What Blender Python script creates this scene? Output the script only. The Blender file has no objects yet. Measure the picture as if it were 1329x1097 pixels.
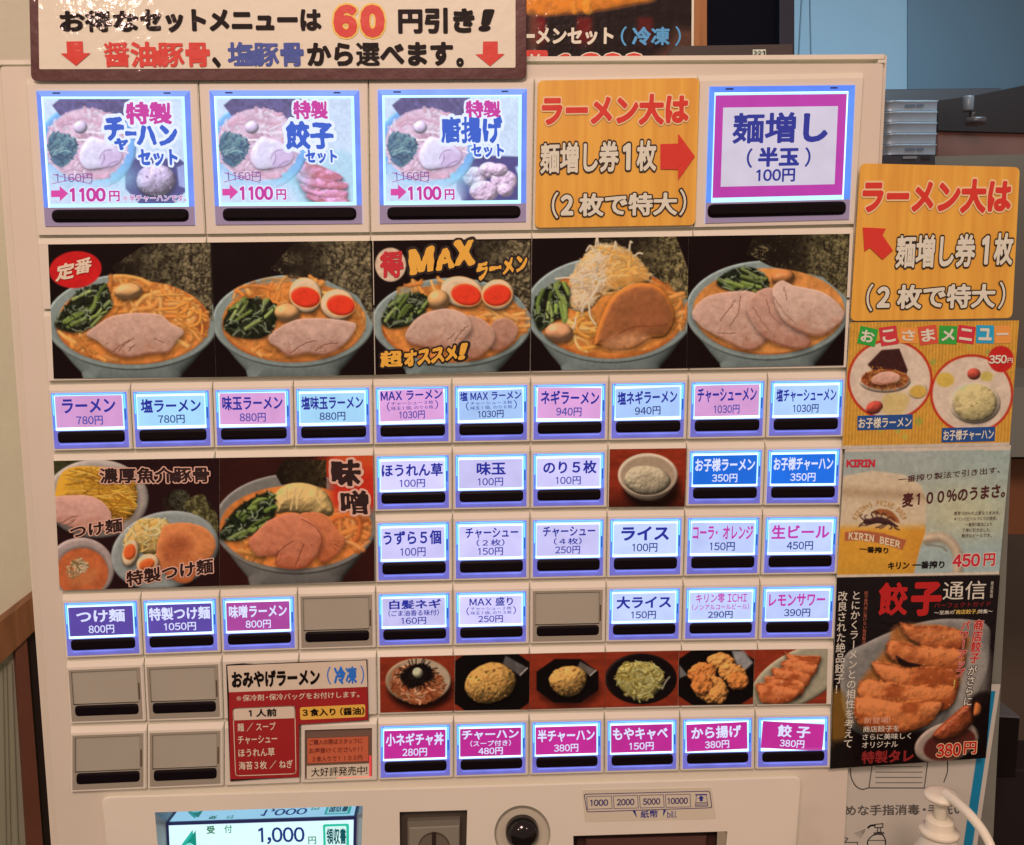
import bpy, math, random
import numpy as np
from mathutils import Matrix, Vector
random.seed(4)
SC = bpy.context.scene
COL = SC.collection

# ------------------------------------------------------------------ camera
U = 0.044                      # metres per button column of the machine
F = 1200.0                     # focal length in photograph pixels
Z0 = 1.45                      # height of the photo row of the panel
RC = np.array([[0.999435, 0.004692, -0.033291],
               [-0.009006, 0.991388, -0.130649],
               [0.032392, 0.130875, 0.99087]])
CC = np.array([5.377542, 0.749546, -11.554037])
cam = bpy.data.cameras.new('camera')
cam_o = bpy.data.objects.new('camera', cam)
COL.objects.link(cam_o)
cam.sensor_width = 36.0
cam.lens = 36.0 * F / 1329.0
cam.clip_start = 0.02
cam.clip_end = 60
A = np.array([[1, 0, 0], [0, 0, 1], [0, -1, 0]], float)
ax = [A @ RC[0], -(A @ RC[1]), -(A @ RC[2])]
CAMW = np.array([CC[0] * U, CC[2] * U, Z0 - CC[1] * U])
cam_o.matrix_world = Matrix([[ax[0][i], ax[1][i], ax[2][i], CAMW[i]] for i in range(3)] + [[0, 0, 0, 1]])
SC.camera = cam_o

# ------------------------------------------------------------------ world, lamps, exposure
W = bpy.data.worlds.new('World')
SC.world = W
W.use_nodes = True
W.node_tree.nodes['Background'].inputs[0].default_value = (1.0, 0.65, 0.54, 1)
W.node_tree.nodes['Background'].inputs[1].default_value = 0.33
SC.view_settings.view_transform = 'Standard'
SC.view_settings.look = 'None'
SC.view_settings.exposure = 0
SC.view_settings.gamma = 1
SC.render.engine = 'CYCLES'
SC.cycles.max_bounces = 6
SC.cycles.use_denoising = True


def aim(o, target):
    d = Vector(target) - o.location
    o.rotation_euler = d.to_track_quat('-Z', 'Y').to_euler()


def area(name, loc, target, size, power, color):
    l = bpy.data.lights.new(name, 'AREA')
    l.shape = 'DISK'
    l.size = size
    l.energy = power
    l.color = color
    o = bpy.data.objects.new(name, l)
    COL.objects.link(o)
    o.location = loc
    aim(o, target)
    return o


WARM = (1.0, 0.635, 0.53)
area('ceiling_lamp', (0.10, -1.32, 2.34), (0.24, 0, 1.16), 0.34, 15.4, WARM)
area('ceiling_spot', (-0.62, -1.75, 2.15), (0.20, 0, 1.45), 0.10, 4.2, WARM)
area('ceiling_spot', (1.25, -1.6, 2.25), (0.45, 0, 1.35), 0.09, 2.6, WARM)
kl = area('kitchen_lamp', (1.05, 0.62, 2.30), (0.98, 1.6, 1.45), 0.5, 4.4, (0.62, 0.86, 1.0))
kl.data.spread = math.radians(95)

# ------------------------------------------------------------------ geometry helpers


def P(x, y, d=0.0):
    """point of the plane d metres in front of the machine's face that the photo shows at pixel x, y"""
    x = np.asarray(x, float); y = np.asarray(y, float); d = np.asarray(d, float)
    a = (x - 664.5) / F; b = (y - 548.5) / F
    dx = RC[0, 0] * a + RC[1, 0] * b + RC[2, 0]
    dy = RC[0, 1] * a + RC[1, 1] * b + RC[2, 1]
    dz = RC[0, 2] * a + RC[1, 2] * b + RC[2, 2]
    t = (-d / U - CC[2]) / dz
    X = CC[0] + t * dx; Y = CC[1] + t * dy
    return np.stack(np.broadcast_arrays(X * U, -d, Z0 - Y * U), -1)


def PW(x, y, k):
    """point of the angled side wall X - Y = k"""
    x = np.asarray(x, float); y = np.asarray(y, float)
    a = (x - 664.5) / F; b = (y - 548.5) / F
    dx = RC[0, 0] * a + RC[1, 0] * b + RC[2, 0]
    dy = RC[0, 1] * a + RC[1, 1] * b + RC[2, 1]
    dz = RC[0, 2] * a + RC[1, 2] * b + RC[2, 2]
    t = (k / U - CC[0] + CC[2]) / (dx - dz)
    return np.stack(np.broadcast_arrays((CC[0] + t * dx) * U, (CC[2] + t * dz) * U, Z0 - (CC[1] + t * dy) * U), -1)


def lerp(a, b, t):
    return a + (b - a) * t


def fq(q, u, v):
    """bilinear point of a pixel quad TL, TR, BR, BL"""
    q = np.asarray(q, float)
    u = np.asarray(u, float)[..., None]; v = np.asarray(v, float)[..., None]
    return (q[0] * (1 - u) + q[1] * u) * (1 - v) + (q[3] * (1 - u) + q[2] * u) * v


def subq(q, u0, v0, u1, v1):
    return [tuple(fq(q, u, v)) for u, v in ((u0, v0), (u1, v0), (u1, v1), (u0, v1))]


def rq(q, r, n=5, corners=(1, 1, 1, 1)):
    """quad with rounded corners, as a pixel polygon (clockwise on the photo)"""
    q = np.asarray(q, float); out = []
    for i in range(4):
        p = q[i]; a = q[i - 1] - p; b = q[(i + 1) % 4] - p
        if not corners[i] or r <= 0:
            out.append(p); continue
        a = a / np.linalg.norm(a) * r; b = b / np.linalg.norm(b) * r
        for k in range(n + 1):
            t = k / n
            out.append(p + a * (1 - t) ** 2 + b * t ** 2)
    return np.array(out)


class MB:
    """collects polygons and links them as one mesh object"""
    def __init__(s):
        s.v = []; s.n = 0; s.f = []; s.m = []; s.mats = []; s.smooth = []

    def mi(s, mat):
        if mat not in s.mats:
            s.mats.append(mat)
        return s.mats.index(mat)

    def add(s, verts, faces, mat, smooth=False):
        verts = np.asarray(verts, float).reshape(-1, 3)
        k = s.mi(mat)
        for f in faces:
            s.f.append([i + s.n for i in f]); s.m.append(k); s.smooth.append(smooth)
        s.v.append(verts); s.n += len(verts)
        return s

    def loft(s, rings, mat, cap0=False, cap1=True, smooth=False):
        """rings: equal length closed rings, clockwise seen from the front; first = back"""
        n = len(rings[0]); vs = np.concatenate([np.asarray(r, float) for r in rings]); fs = []
        for k in range(len(rings) - 1):
            for i in range(n):
                j = (i + 1) % n
                fs.append([k * n + i, k * n + j, (k + 1) * n + j, (k + 1) * n + i])
        s.add(vs, fs, mat, smooth)
        caps = []
        if cap0: caps.append(list(range(n)))
        if cap1: caps.append([(len(rings) - 1) * n + i for i in range(n)][::-1])
        if caps: s.add(vs, caps, mat)
        return s

    def slab(s, poly, d, th, mat, bev=0.0, cap0=True):
        """a sheet whose front is the pixel polygon at depth d, th thick"""
        f = P(np.asarray(poly)[:, 0], np.asarray(poly)[:, 1], d)
        b = f + np.array([0, th, 0])
        rings = [b]
        if bev > 0:
            c = f.mean(0); g = f + np.array([0, bev, 0])
            e = f - c; L = np.linalg.norm(e, axis=1, keepdims=True)
            rings += [g, c + e * (1 - bev / L)]
        else:
            rings += [f]
        return s.loft(rings, mat, cap0=cap0)

    def build(s, name, parent=None):
        me = bpy.data.meshes.new(name)
        vs = np.concatenate(s.v)
        if parent is None:
            mn, mx = vs.min(0), vs.max(0)
            off = np.array([(mn[0] + mx[0]) / 2, (mn[1] + mx[1]) / 2, mn[2]])
        else:
            off = np.array(parent['_o'])
        me.from_pydata((vs - off).tolist(), [], s.f)
        for m in s.mats: me.materials.append(m)
        me.polygons.foreach_set('material_index', s.m)
        me.polygons.foreach_set('use_smooth', s.smooth)
        o = bpy.data.objects.new(name, me)
        COL.objects.link(o)
        o['_o'] = [float(x) for x in off]
        if parent is None: o.location = off
        else: o.parent = parent
        return o


def thing(name, loc, label, cat, group=None):
    o = bpy.data.objects.new(name, None)
    o.empty_display_size = 0.02
    COL.objects.link(o); o.location = loc
    o['_o'] = [float(x) for x in loc]
    return tag(o, label, cat, group)


def tag(o, label=None, cat=None, group=None, kind=None):
    if label: o['label'] = label
    if cat: o['category'] = cat
    if group: o['group'] = group
    if kind: o['kind'] = kind
    return o


# ------------------------------------------------------------------ materials
def lin(c):
    c = np.asarray(c, float) / 255.0
    return np.where(c <= 0.04045, c / 12.92, ((c + 0.055) / 1.055) ** 2.4)


ILL = np.array([0.875, 0.55, 0.49])     # what the warm lamps make of a white card


def alb(c):
    a = lin(c) / ILL
    m = a.max(-1, keepdims=True)
    return np.clip(a * np.minimum(1.0, 0.86 / np.maximum(m, 1e-6)), 0.002, 0.86)


_mats = {}


def mat(name, rgb, rough=0.45, spec=0.4, coat=0.0, bump=0.0, bscale=300, metal=0.0, emit=0.0, var=0.0, vscale=60, wb=True):
    """rgb = the colour the photo shows; wb takes the warm lamp colour back out of it"""
    key = (name, tuple(rgb), rough, spec, coat, bump, metal, emit, var, wb)
    if key in _mats: return _mats[key]
    m = bpy.data.materials.new(name); m.use_nodes = True
    nt = m.node_tree; b = nt.nodes['Principled BSDF']
    c = lin(rgb) if (emit or not wb) else alb(rgb)
    b.inputs['Roughness'].default_value = rough
    b.inputs['Specular IOR Level'].default_value = spec
    b.inputs['Metallic'].default_value = metal
    b.inputs['Coat Weight'].default_value = coat
    b.inputs['Coat Roughness'].default_value = 0.06
    tc = None
    if bump or var:
        tc = nt.nodes.new('ShaderNodeTexCoord')
    tgt = 'Emission Color' if emit else 'Base Color'
    if emit:
        b.inputs['Base Color'].default_value = (*(c * 0.12), 1)
        b.inputs['Emission Strength'].default_value = emit
    if var:
        n = nt.nodes.new('ShaderNodeTexNoise'); n.inputs['Scale'].default_value = vscale; n.inputs['Detail'].default_value = 4
        nt.links.new(tc.outputs['Object'], n.inputs['Vector'])
        r = nt.nodes.new('ShaderNodeMapRange')
        r.inputs[1].default_value = 0.25; r.inputs[2].default_value = 0.75
        r.inputs[3].default_value = 1 - var; r.inputs[4].default_value = 1 + var
        nt.links.new(n.outputs[0], r.inputs[0])
        x = nt.nodes.new('ShaderNodeVectorMath'); x.operation = 'SCALE'
        x.inputs[0].default_value = tuple(c)
        nt.links.new(r.outputs[0], x.inputs['Scale'])
        nt.links.new(x.outputs[0], b.inputs[tgt])
    else:
        b.inputs[tgt].default_value = (*c, 1)
    if bump:
        n = nt.nodes.new('ShaderNodeTexNoise'); n.inputs['Scale'].default_value = bscale; n.inputs['Detail'].default_value = 3
        nt.links.new(tc.outputs['Object'], n.inputs['Vector'])
        bp = nt.nodes.new('ShaderNodeBump'); bp.inputs['Strength'].default_value = bump; bp.inputs['Distance'].default_value = 0.002
        nt.links.new(n.outputs[0], bp.inputs['Height'])
        nt.links.new(bp.outputs[0], b.inputs['Normal' if not coat else 'Coat Normal'])
        if coat: nt.links.new(bp.outputs[0], b.inputs['Normal'])
    _mats[key] = m
    return m


def print_mat(name, emit=0.0, rough=0.38, coat=0.0, bump=0.0):
    """printed picture: ink colours come from the mesh"""
    key = ('print', emit, rough, coat, bump)
    if key in _mats: return _mats[key]
    m = bpy.data.materials.new(name); m.use_nodes = True
    nt = m.node_tree; b = nt.nodes['Principled BSDF']
    a = nt.nodes.new('ShaderNodeVertexColor'); a.layer_name = 'ink'
    b.inputs['Roughness'].default_value = rough
    b.inputs['Specular IOR Level'].default_value = 0.09
    b.inputs['Coat Weight'].default_value = coat
    b.inputs['Coat Roughness'].default_value = 0.07
    if emit:
        b.inputs['Base Color'].default_value = (.03, .03, .04, 1)
        nt.links.new(a.outputs[0], b.inputs['Emission Color'])
        b.inputs['Emission Strength'].default_value = emit
    else:
        nt.links.new(a.outputs[0], b.inputs['Base Color'])
    if bump:
        tc = nt.nodes.new('ShaderNodeTexCoord')
        n = nt.nodes.new('ShaderNodeTexNoise'); n.inputs['Scale'].default_value = 160; n.inputs['Detail'].default_value = 3
        nt.links.new(tc.outputs['Object'], n.inputs['Vector'])
        bp = nt.nodes.new('ShaderNodeBump'); bp.inputs['Strength'].default_value = bump; bp.inputs['Distance'].default_value = 0.002
        nt.links.new(n.outputs[0], bp.inputs['Height']); nt.links.new(bp.outputs[0], b.inputs['Coat Normal'])
        nt.links.new(bp.outputs[0], b.inputs['Normal'])
    _mats[key] = m
    return m


# ------------------------------------------------------------------ lettering: glyph outlines become bold, flat meshes
NEM = 42
_sdf = {}
_per = {}
_gm = {}
_tmpc = bpy.data.curves.new('glyph', 'FONT')
_tmpo = bpy.data.objects.new('glyph', _tmpc)
COL.objects.link(_tmpo)


def glyph_sdf(ch):
    if ch in _sdf: return _sdf[ch]
    if ch == '※':
        r = .022; L = .36; c0, c1 = .5, .36
        poly = [(r, L), (-r, L), (-r, r), (-L, r), (-L, -r), (-r, -r), (-r, -L), (r, -L), (r, -r), (L, -r), (L, r), (r, r)]
        q = math.sqrt(.5)
        vs = [(c0 + (x - y) * q, c1 + (x + y) * q) for x, y in poly]; sg = [(i, (i + 1) % 12) for i in range(12)]
        for ux, uy in ((0, .27), (0, -.27), (.27, 0), (-.27, 0)):
            k = len(vs); vs += [(c0 + ux - .05, c1 + uy - .05), (c0 + ux + .05, c1 + uy - .05), (c0 + ux + .05, c1 + uy + .05), (c0 + ux - .05, c1 + uy + .05)]
            sg += [(k + i, k + (i + 1) % 4) for i in range(4)]
        return sdf_of(ch, np.array(vs), np.array(sg))
    if ch == '１':
        v = np.array([(.47, 0), (.55, 0), (.55, .735), (.49, .735), (.33, .64), (.33, .56), (.47, .635)])
        seg = np.array([(i, (i + 1) % 7) for i in range(7)])
        return sdf_of(ch, v, seg)
    _tmpc.body = ch
    _tmpc.resolution_u = 3
    bpy.context.view_layer.update()
    me = bpy.data.meshes.new_from_object(_tmpo.evaluated_get(bpy.context.evaluated_depsgraph_get()))
    v = np.array([p.co[:2] for p in me.vertices]).reshape(-1, 2)
    cnt = {}
    for p in me.polygons:
        for e in p.edge_keys: cnt[e] = cnt.get(e, 0) + 1
    seg = np.array([e for e, k in cnt.items() if k == 1], int).reshape(-1, 2)
    bpy.data.meshes.remove(me)
    return sdf_of(ch, v, seg)


def sdf_of(ch, v, seg):
    a = v[seg[:, 0]]; b = v[seg[:, 1]]
    mg = 0.24
    x0, y0 = v.min(0) - mg; x1, y1 = v.max(0) + mg
    nx = int((x1 - x0) * NEM) + 2; ny = int((y1 - y0) * NEM) + 2
    gx = x0 + np.arange(nx) / NEM; gy = y0 + np.arange(ny) / NEM
    X, Y = np.meshgrid(gx, gy)
    px = X.ravel()[:, None]; py = Y.ravel()[:, None]
    d = b - a; L = (d ** 2).sum(1) + 1e-12
    t = np.clip(((px - a[:, 0]) * d[:, 0] + (py - a[:, 1]) * d[:, 1]) / L, 0, 1)
    dd = ((px - a[:, 0] - t * d[:, 0]) ** 2 + (py - a[:, 1] - t * d[:, 1]) ** 2).min(1) ** .5
    cr = ((a[:, 1] > py) != (b[:, 1] > py)) & (px < a[:, 0] + (py - a[:, 1]) * d[:, 0] / np.where(d[:, 1] == 0, 1e-9, d[:, 1]))
    ins = cr.sum(1) % 2 == 1
    s = np.where(ins, dd, -dd).reshape(ny, nx)
    _per[ch] = float(np.sqrt(L).sum())
    _sdf[ch] = (gx, gy, s, v[:, 0].min(), v[:, 0].max(), v[:, 1].min(), v[:, 1].max())
    return _sdf[ch]


def glyph_mesh(ch, bold, brush=0.0):
    key = (ch, round(bold, 4), brush)
    if key in _gm: return _gm[key]
    gx, gy, s = glyph_sdf(ch)[:3]
    f = s + bold
    if brush:
        X, Y = np.meshgrid(gx, gy)
        f = f + brush * (np.sin(7 * X + 3 * Y + ord(ch)) + np.sin(11 * Y - 5 * X + 2 * ord(ch)) * .6 + .35 * np.sin(23 * X + 17 * Y))
    f = np.where(np.abs(f) < 1e-5, 1e-5, f)
    ny, nx = f.shape
    I = f > 0
    case = I[:-1, :-1] * 1 + I[:-1, 1:] * 2 + I[1:, 1:] * 4 + I[1:, :-1] * 8
    verts = []; faces = []; idx = {}

    def vid(k, p):
        if k not in idx:
            idx[k] = len(verts); verts.append(p)
        return idx[k]
    full = case == 15
    for j in range(ny - 1):
        i = 0
        row = full[j]
        while i < nx - 1:
            if row[i]:
                k = i
                while k + 1 < nx - 1 and row[k + 1]: k += 1
                ids = [vid(('c', a, j), (gx[a], gy[j])) for a in range(i, k + 2)] if False else None
                faces.append([vid(('c', i, j), (gx[i], gy[j])), vid(('c', k + 1, j), (gx[k + 1], gy[j])),
                              vid(('c', k + 1, j + 1), (gx[k + 1], gy[j + 1])), vid(('c', i, j + 1), (gx[i], gy[j + 1]))])
                i = k + 1
            else:
                i += 1
    js, is_ = np.nonzero((case > 0) & (case < 15))
    for j, i in zip(js, is_):
        cs = [(i, j), (i + 1, j), (i + 1, j + 1), (i, j + 1)]
        poly = []
        for q in range(4):
            a = cs[q]; b = cs[(q + 1) % 4]
            fa = f[a[1], a[0]]; fb = f[b[1], b[0]]
            if fa > 0: poly.append(vid(('c',) + a, (gx[a[0]], gy[a[1]])))
            if (fa > 0) != (fb > 0):
                t = fa / (fa - fb)
                k = ('e',) + (a + b if a < b else b + a)
                poly.append(vid(k, (gx[a[0]] + (gx[b[0]] - gx[a[0]]) * t, gy[a[1]] + (gy[b[1]] - gy[a[1]]) * t)))
        if len(poly) >= 3: faces.append(poly)
    _gm[key] = (np.array(verts).reshape(-1, 2), faces)
    return _gm[key]


def layout(txt, track=0.0):
    out = []; x = 0.0
    for ch in txt:
        if ch == ' ':
            x += 0.32; continue
        asc = '!' <= ch <= '~'
        g = chr(ord(ch) + 0xFEE0) if asc else ch
        _, _, _, a, b, lo, hi = glyph_sdf(g)
        if asc:
            if ch.isdigit():
                out.append((g, x + 0.31 - (a + b) / 2)); x += 0.62 + track
            else:
                out.append((g, x + 0.06 - a)); x += (b - a) + 0.12 + track
        elif ch in '（）':
            sh = -0.35 if ch == '（' else 0.0
            out.append((g, x + sh)); x += 0.65 + track
        elif ch in '、。・！':
            out.append((g, x - (0.15 if ch in '！・' else 0))); x += 0.6 + track
        else:
            out.append((g, x)); x += 1.0 + track
    return out


def lean_of(x, dy):
    return (0.07 - 0.000117 * (x - 47)) * dy


def box(x0, y0, x1, y1, slope=None, lean=None):
    """pixel quad that follows the perspective of the panel"""
    if slope is None: slope = -0.006 - 0.000025 * (y0 - 100)
    if lean is None:
        l0 = lean_of(x0, y1 - y0); l1 = lean_of(x1, y1 - y0)
    else:
        l0 = l1 = lean * (y1 - y0)
    dy = slope * (x1 - x0)
    return [(x0, y0), (x1, y0 + dy), (x1 + l1, y1 + dy), (x0 + l0, y1)]


def T(mb, txt, q, m, bold=0.022, d=0.0008, halo=(), brush=0.0, track=0.0, arc=0.0, cap=None):
    cap = cap or (.62 if brush else .31)
    """letters fitted into the pixel quad q on the plane d; halo = wider copies behind, [(extra, material)]"""
    items = layout(txt, track)
    bx = [(g, x) + glyph_sdf(g)[3:] for g, x in items]
    X0 = min(x + a for g, x, a, b, lo, hi in bx) - bold; X1 = max(x + b for g, x, a, b, lo, hi in bx) + bold
    Y0 = min(lo for g, x, a, b, lo, hi in bx) - bold; Y1 = max(hi for g, x, a, b, lo, hi in bx) + bold
    if Y1 - Y0 < 0.5 * (X1 - X0) and Y1 - Y0 < 0.3: Y0, Y1 = -0.08, 0.8
    for k, (ex, mm) in enumerate([(0.0, m)] + list(halo)):
        for gi, (g, x) in enumerate(items):
            v, f = glyph_mesh(g, min(bold, cap / _per[g]) + ex, brush)
            if not len(v): continue
            u = (v[:, 0] + x - X0) / (X1 - X0); w = 1 - (v[:, 1] - Y0) / (Y1 - Y0)
            if arc: w = w + arc * (4 * (u - .5) ** 2)
            p = fq(q, u, w)
            mb.add(P(p[:, 0], p[:, 1], d - k * 0.00012 + (gi % 3) * .00002), f, mm)


def TV(mb, txt, x, y0, y1, w, m, bold=0.02, d=0.0008, halo=(), lean=-0.06, brush=0.0):
    """vertical writing, one square per character"""
    n = len(txt); h = (y1 - y0) / n
    for i, ch in enumerate(txt):
        if ch == ' ': continue
        xx = x + lean * (y0 + h * i - y0)
        g = ch
        _, _, _, a, b, lo, hi = glyph_sdf(g)
        rot = ch == 'ー'
        for k, (ex, mm) in enumerate([(0.0, m)] + list(halo)):
            v, f = glyph_mesh(g, bold + ex, brush)
            uu, vv = v[:, 0], 0.88 - v[:, 1]
            if rot: uu, vv = 1 - vv * 0.98, uu
            if ch in '、。': uu = uu + .55; vv = vv - .55
            p = fq([(xx, y0 + h * i), (xx + w, y0 + h * i - .03 * w), (xx + w + lean * h, y0 + h * (i + 1) - .03 * w), (xx + lean * h, y0 + h * (i + 1))], uu, vv)
            mb.add(P(p[:, 0], p[:, 1], d - k * 0.00012), f, mm)


def PL(mb, pts, m, d=0.0008):
    """flat printed polygon"""
    pts = np.asarray(pts, float)
    mb.add(P(pts[:, 0], pts[:, 1], d), [list(range(len(pts)))[::-1]], m)


def LN(mb, pts, w, m, d=0.0008, close=False):
    """flat printed line"""
    pts = [np.array(p, float) for p in pts]
    if close: pts = pts + [pts[0]]
    for a, b in zip(pts[:-1], pts[1:]):
        t = b - a; L = np.linalg.norm(t)
        if L < 1e-6: continue
        t = t / L; n = np.array([-t[1], t[0]]) * w / 2
        PL(mb, [a - n - t * w * .3, b - n + t * w * .3, b + n + t * w * .3, a + n - t * w * .3], m, d)


def ell(cx, cy, rx, ry, n=40, rot=0.0):
    a = np.arange(n) * 2 * math.pi / n; r = math.radians(rot)
    x = rx * np.cos(a); y = ry * np.sin(a)
    return np.stack([cx + x * math.cos(r) - y * math.sin(r), cy + x * math.sin(r) + y * math.cos(r)], 1)


def arrow(x0, y0, x1, y1, w, hw, hl):
    """arrow outline from x0,y0 to x1,y1"""
    a = np.array([x0, y0], float); b = np.array([x1, y1], float); t = (b - a); L = np.linalg.norm(t); t /= L; n = np.array([-t[1], t[0]])
    k = b - t * hl
    return np.array([a - n * w / 2, k - n * w / 2, k - n * hw / 2, b, k + n * hw / 2, k + n * w / 2, a + n * w / 2])
# ------------------------------------------------------------------ printed pictures, painted in code on a fine mesh
def _h(ix, iy, seed):
    n = (ix * 374761393 + iy * 668265263 + seed * 2147483647 + 1013904223) & 0xFFFFFFFF
    n = ((n ^ (n >> 13)) * 1274126177) & 0xFFFFFFFF
    return ((n ^ (n >> 16)) & 0xFFFF) / 65535.0


def vn(x, y, seed=0):
    xi = np.floor(x).astype(np.int64); yi = np.floor(y).astype(np.int64)
    fx = x - xi; fy = y - yi
    fx = fx * fx * (3 - 2 * fx); fy = fy * fy * (3 - 2 * fy)
    return lerp(lerp(_h(xi, yi, seed), _h(xi + 1, yi, seed), fx), lerp(_h(xi, yi + 1, seed), _h(xi + 1, yi + 1, seed), fx), fy)


def fbm(x, y, sc, seed=0, o=3):
    r = 0; a = 1; t = 0
    for k in range(o):
        r = r + a * vn(x / sc, y / sc, seed + 17 * k); t += a; a *= .55; sc *= .5
    return r / t


def sst(a, b, x):
    t = np.clip((x - a) / (b - a), 0, 1)
    return t * t * (3 - 2 * t)


def smooth(pts, n=6):
    p = np.asarray(pts, float); m = len(p); out = []
    for i in range(m):
        a, b, c, d = p[i - 1], p[i], p[(i + 1) % m], p[(i + 2) % m]
        for k in range(n):
            t = k / n
            out.append(.5 * ((2 * b) + (c - a) * t + (2 * a - 5 * b + 4 * c - d) * t * t + (3 * b - a - 3 * c + d) * t ** 3))
    return np.array(out)


def curve(pts, n=8):
    p = np.asarray(pts, float); p = np.concatenate([[2 * p[0] - p[1]], p, [2 * p[-1] - p[-2]]]); out = []
    for i in range(1, len(p) - 2):
        a, b, c, d = p[i - 1:i + 3]
        for k in range(n):
            t = k / n
            out.append(.5 * ((2 * b) + (c - a) * t + (2 * a - 5 * b + 4 * c - d) * t * t + (3 * b - a - 3 * c + d) * t ** 3))
    out.append(p[-2])
    return np.array(out)


class E_:
    def __init__(s, cx, cy, rx, ry, rot=0):
        s.c = (cx, cy); s.r = (rx, ry); s.a = math.radians(rot)
        R = max(rx, ry); s.bb = (cx - R, cy - R, cx + R, cy + R)

    def sd(s, X, Y):
        x = X - s.c[0]; y = Y - s.c[1]; c, n = math.cos(s.a), math.sin(s.a)
        x, y = x * c + y * n, -x * n + y * c
        r = np.sqrt((x / s.r[0]) ** 2 + (y / s.r[1]) ** 2) + 1e-9
        g = np.sqrt((x / s.r[0] ** 2) ** 2 + (y / s.r[1] ** 2) ** 2) / r + 1e-9
        return np.minimum((1 - r) / g, min(s.r))


class G_:
    def __init__(s, pts, sm=True):
        s.p = smooth(pts) if sm else np.asarray(pts, float)
        s.bb = (*s.p.min(0), *s.p.max(0))

    def sd(s, X, Y):
        d = np.full(X.shape, 1e9); ins = np.zeros(X.shape, bool)
        for a, b in zip(s.p, np.roll(s.p, -1, 0)):
            e = b - a; L = e @ e + 1e-12
            t = np.clip(((X - a[0]) * e[0] + (Y - a[1]) * e[1]) / L, 0, 1)
            d = np.minimum(d, (X - a[0] - t * e[0]) ** 2 + (Y - a[1] - t * e[1]) ** 2)
            if a[1] != b[1]:
                ins ^= ((a[1] > Y) != (b[1] > Y)) & (X < a[0] + (Y - a[1]) * e[0] / e[1])
        d = np.sqrt(d)
        return np.where(ins, d, -d)


def Zm(ox, oy, s):
    """reads coordinates off an enlarged view of the photo"""
    class Q:
        def p(_, pts): return [(ox + a / s, oy + b / s) for a, b in pts]
        def G(_, *pts, sm=True): return G_([(ox + a / s, oy + b / s) for a, b in pts], sm)
        def E(_, cx, cy, rx, ry, rot=0): return E_(ox + cx / s, oy + cy / s, rx / s, ry / s, rot)
        def x(_, a): return ox + a / s
        def y(_, b): return oy + b / s
        def k(_, v): return v / s
    return Q()


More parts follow.
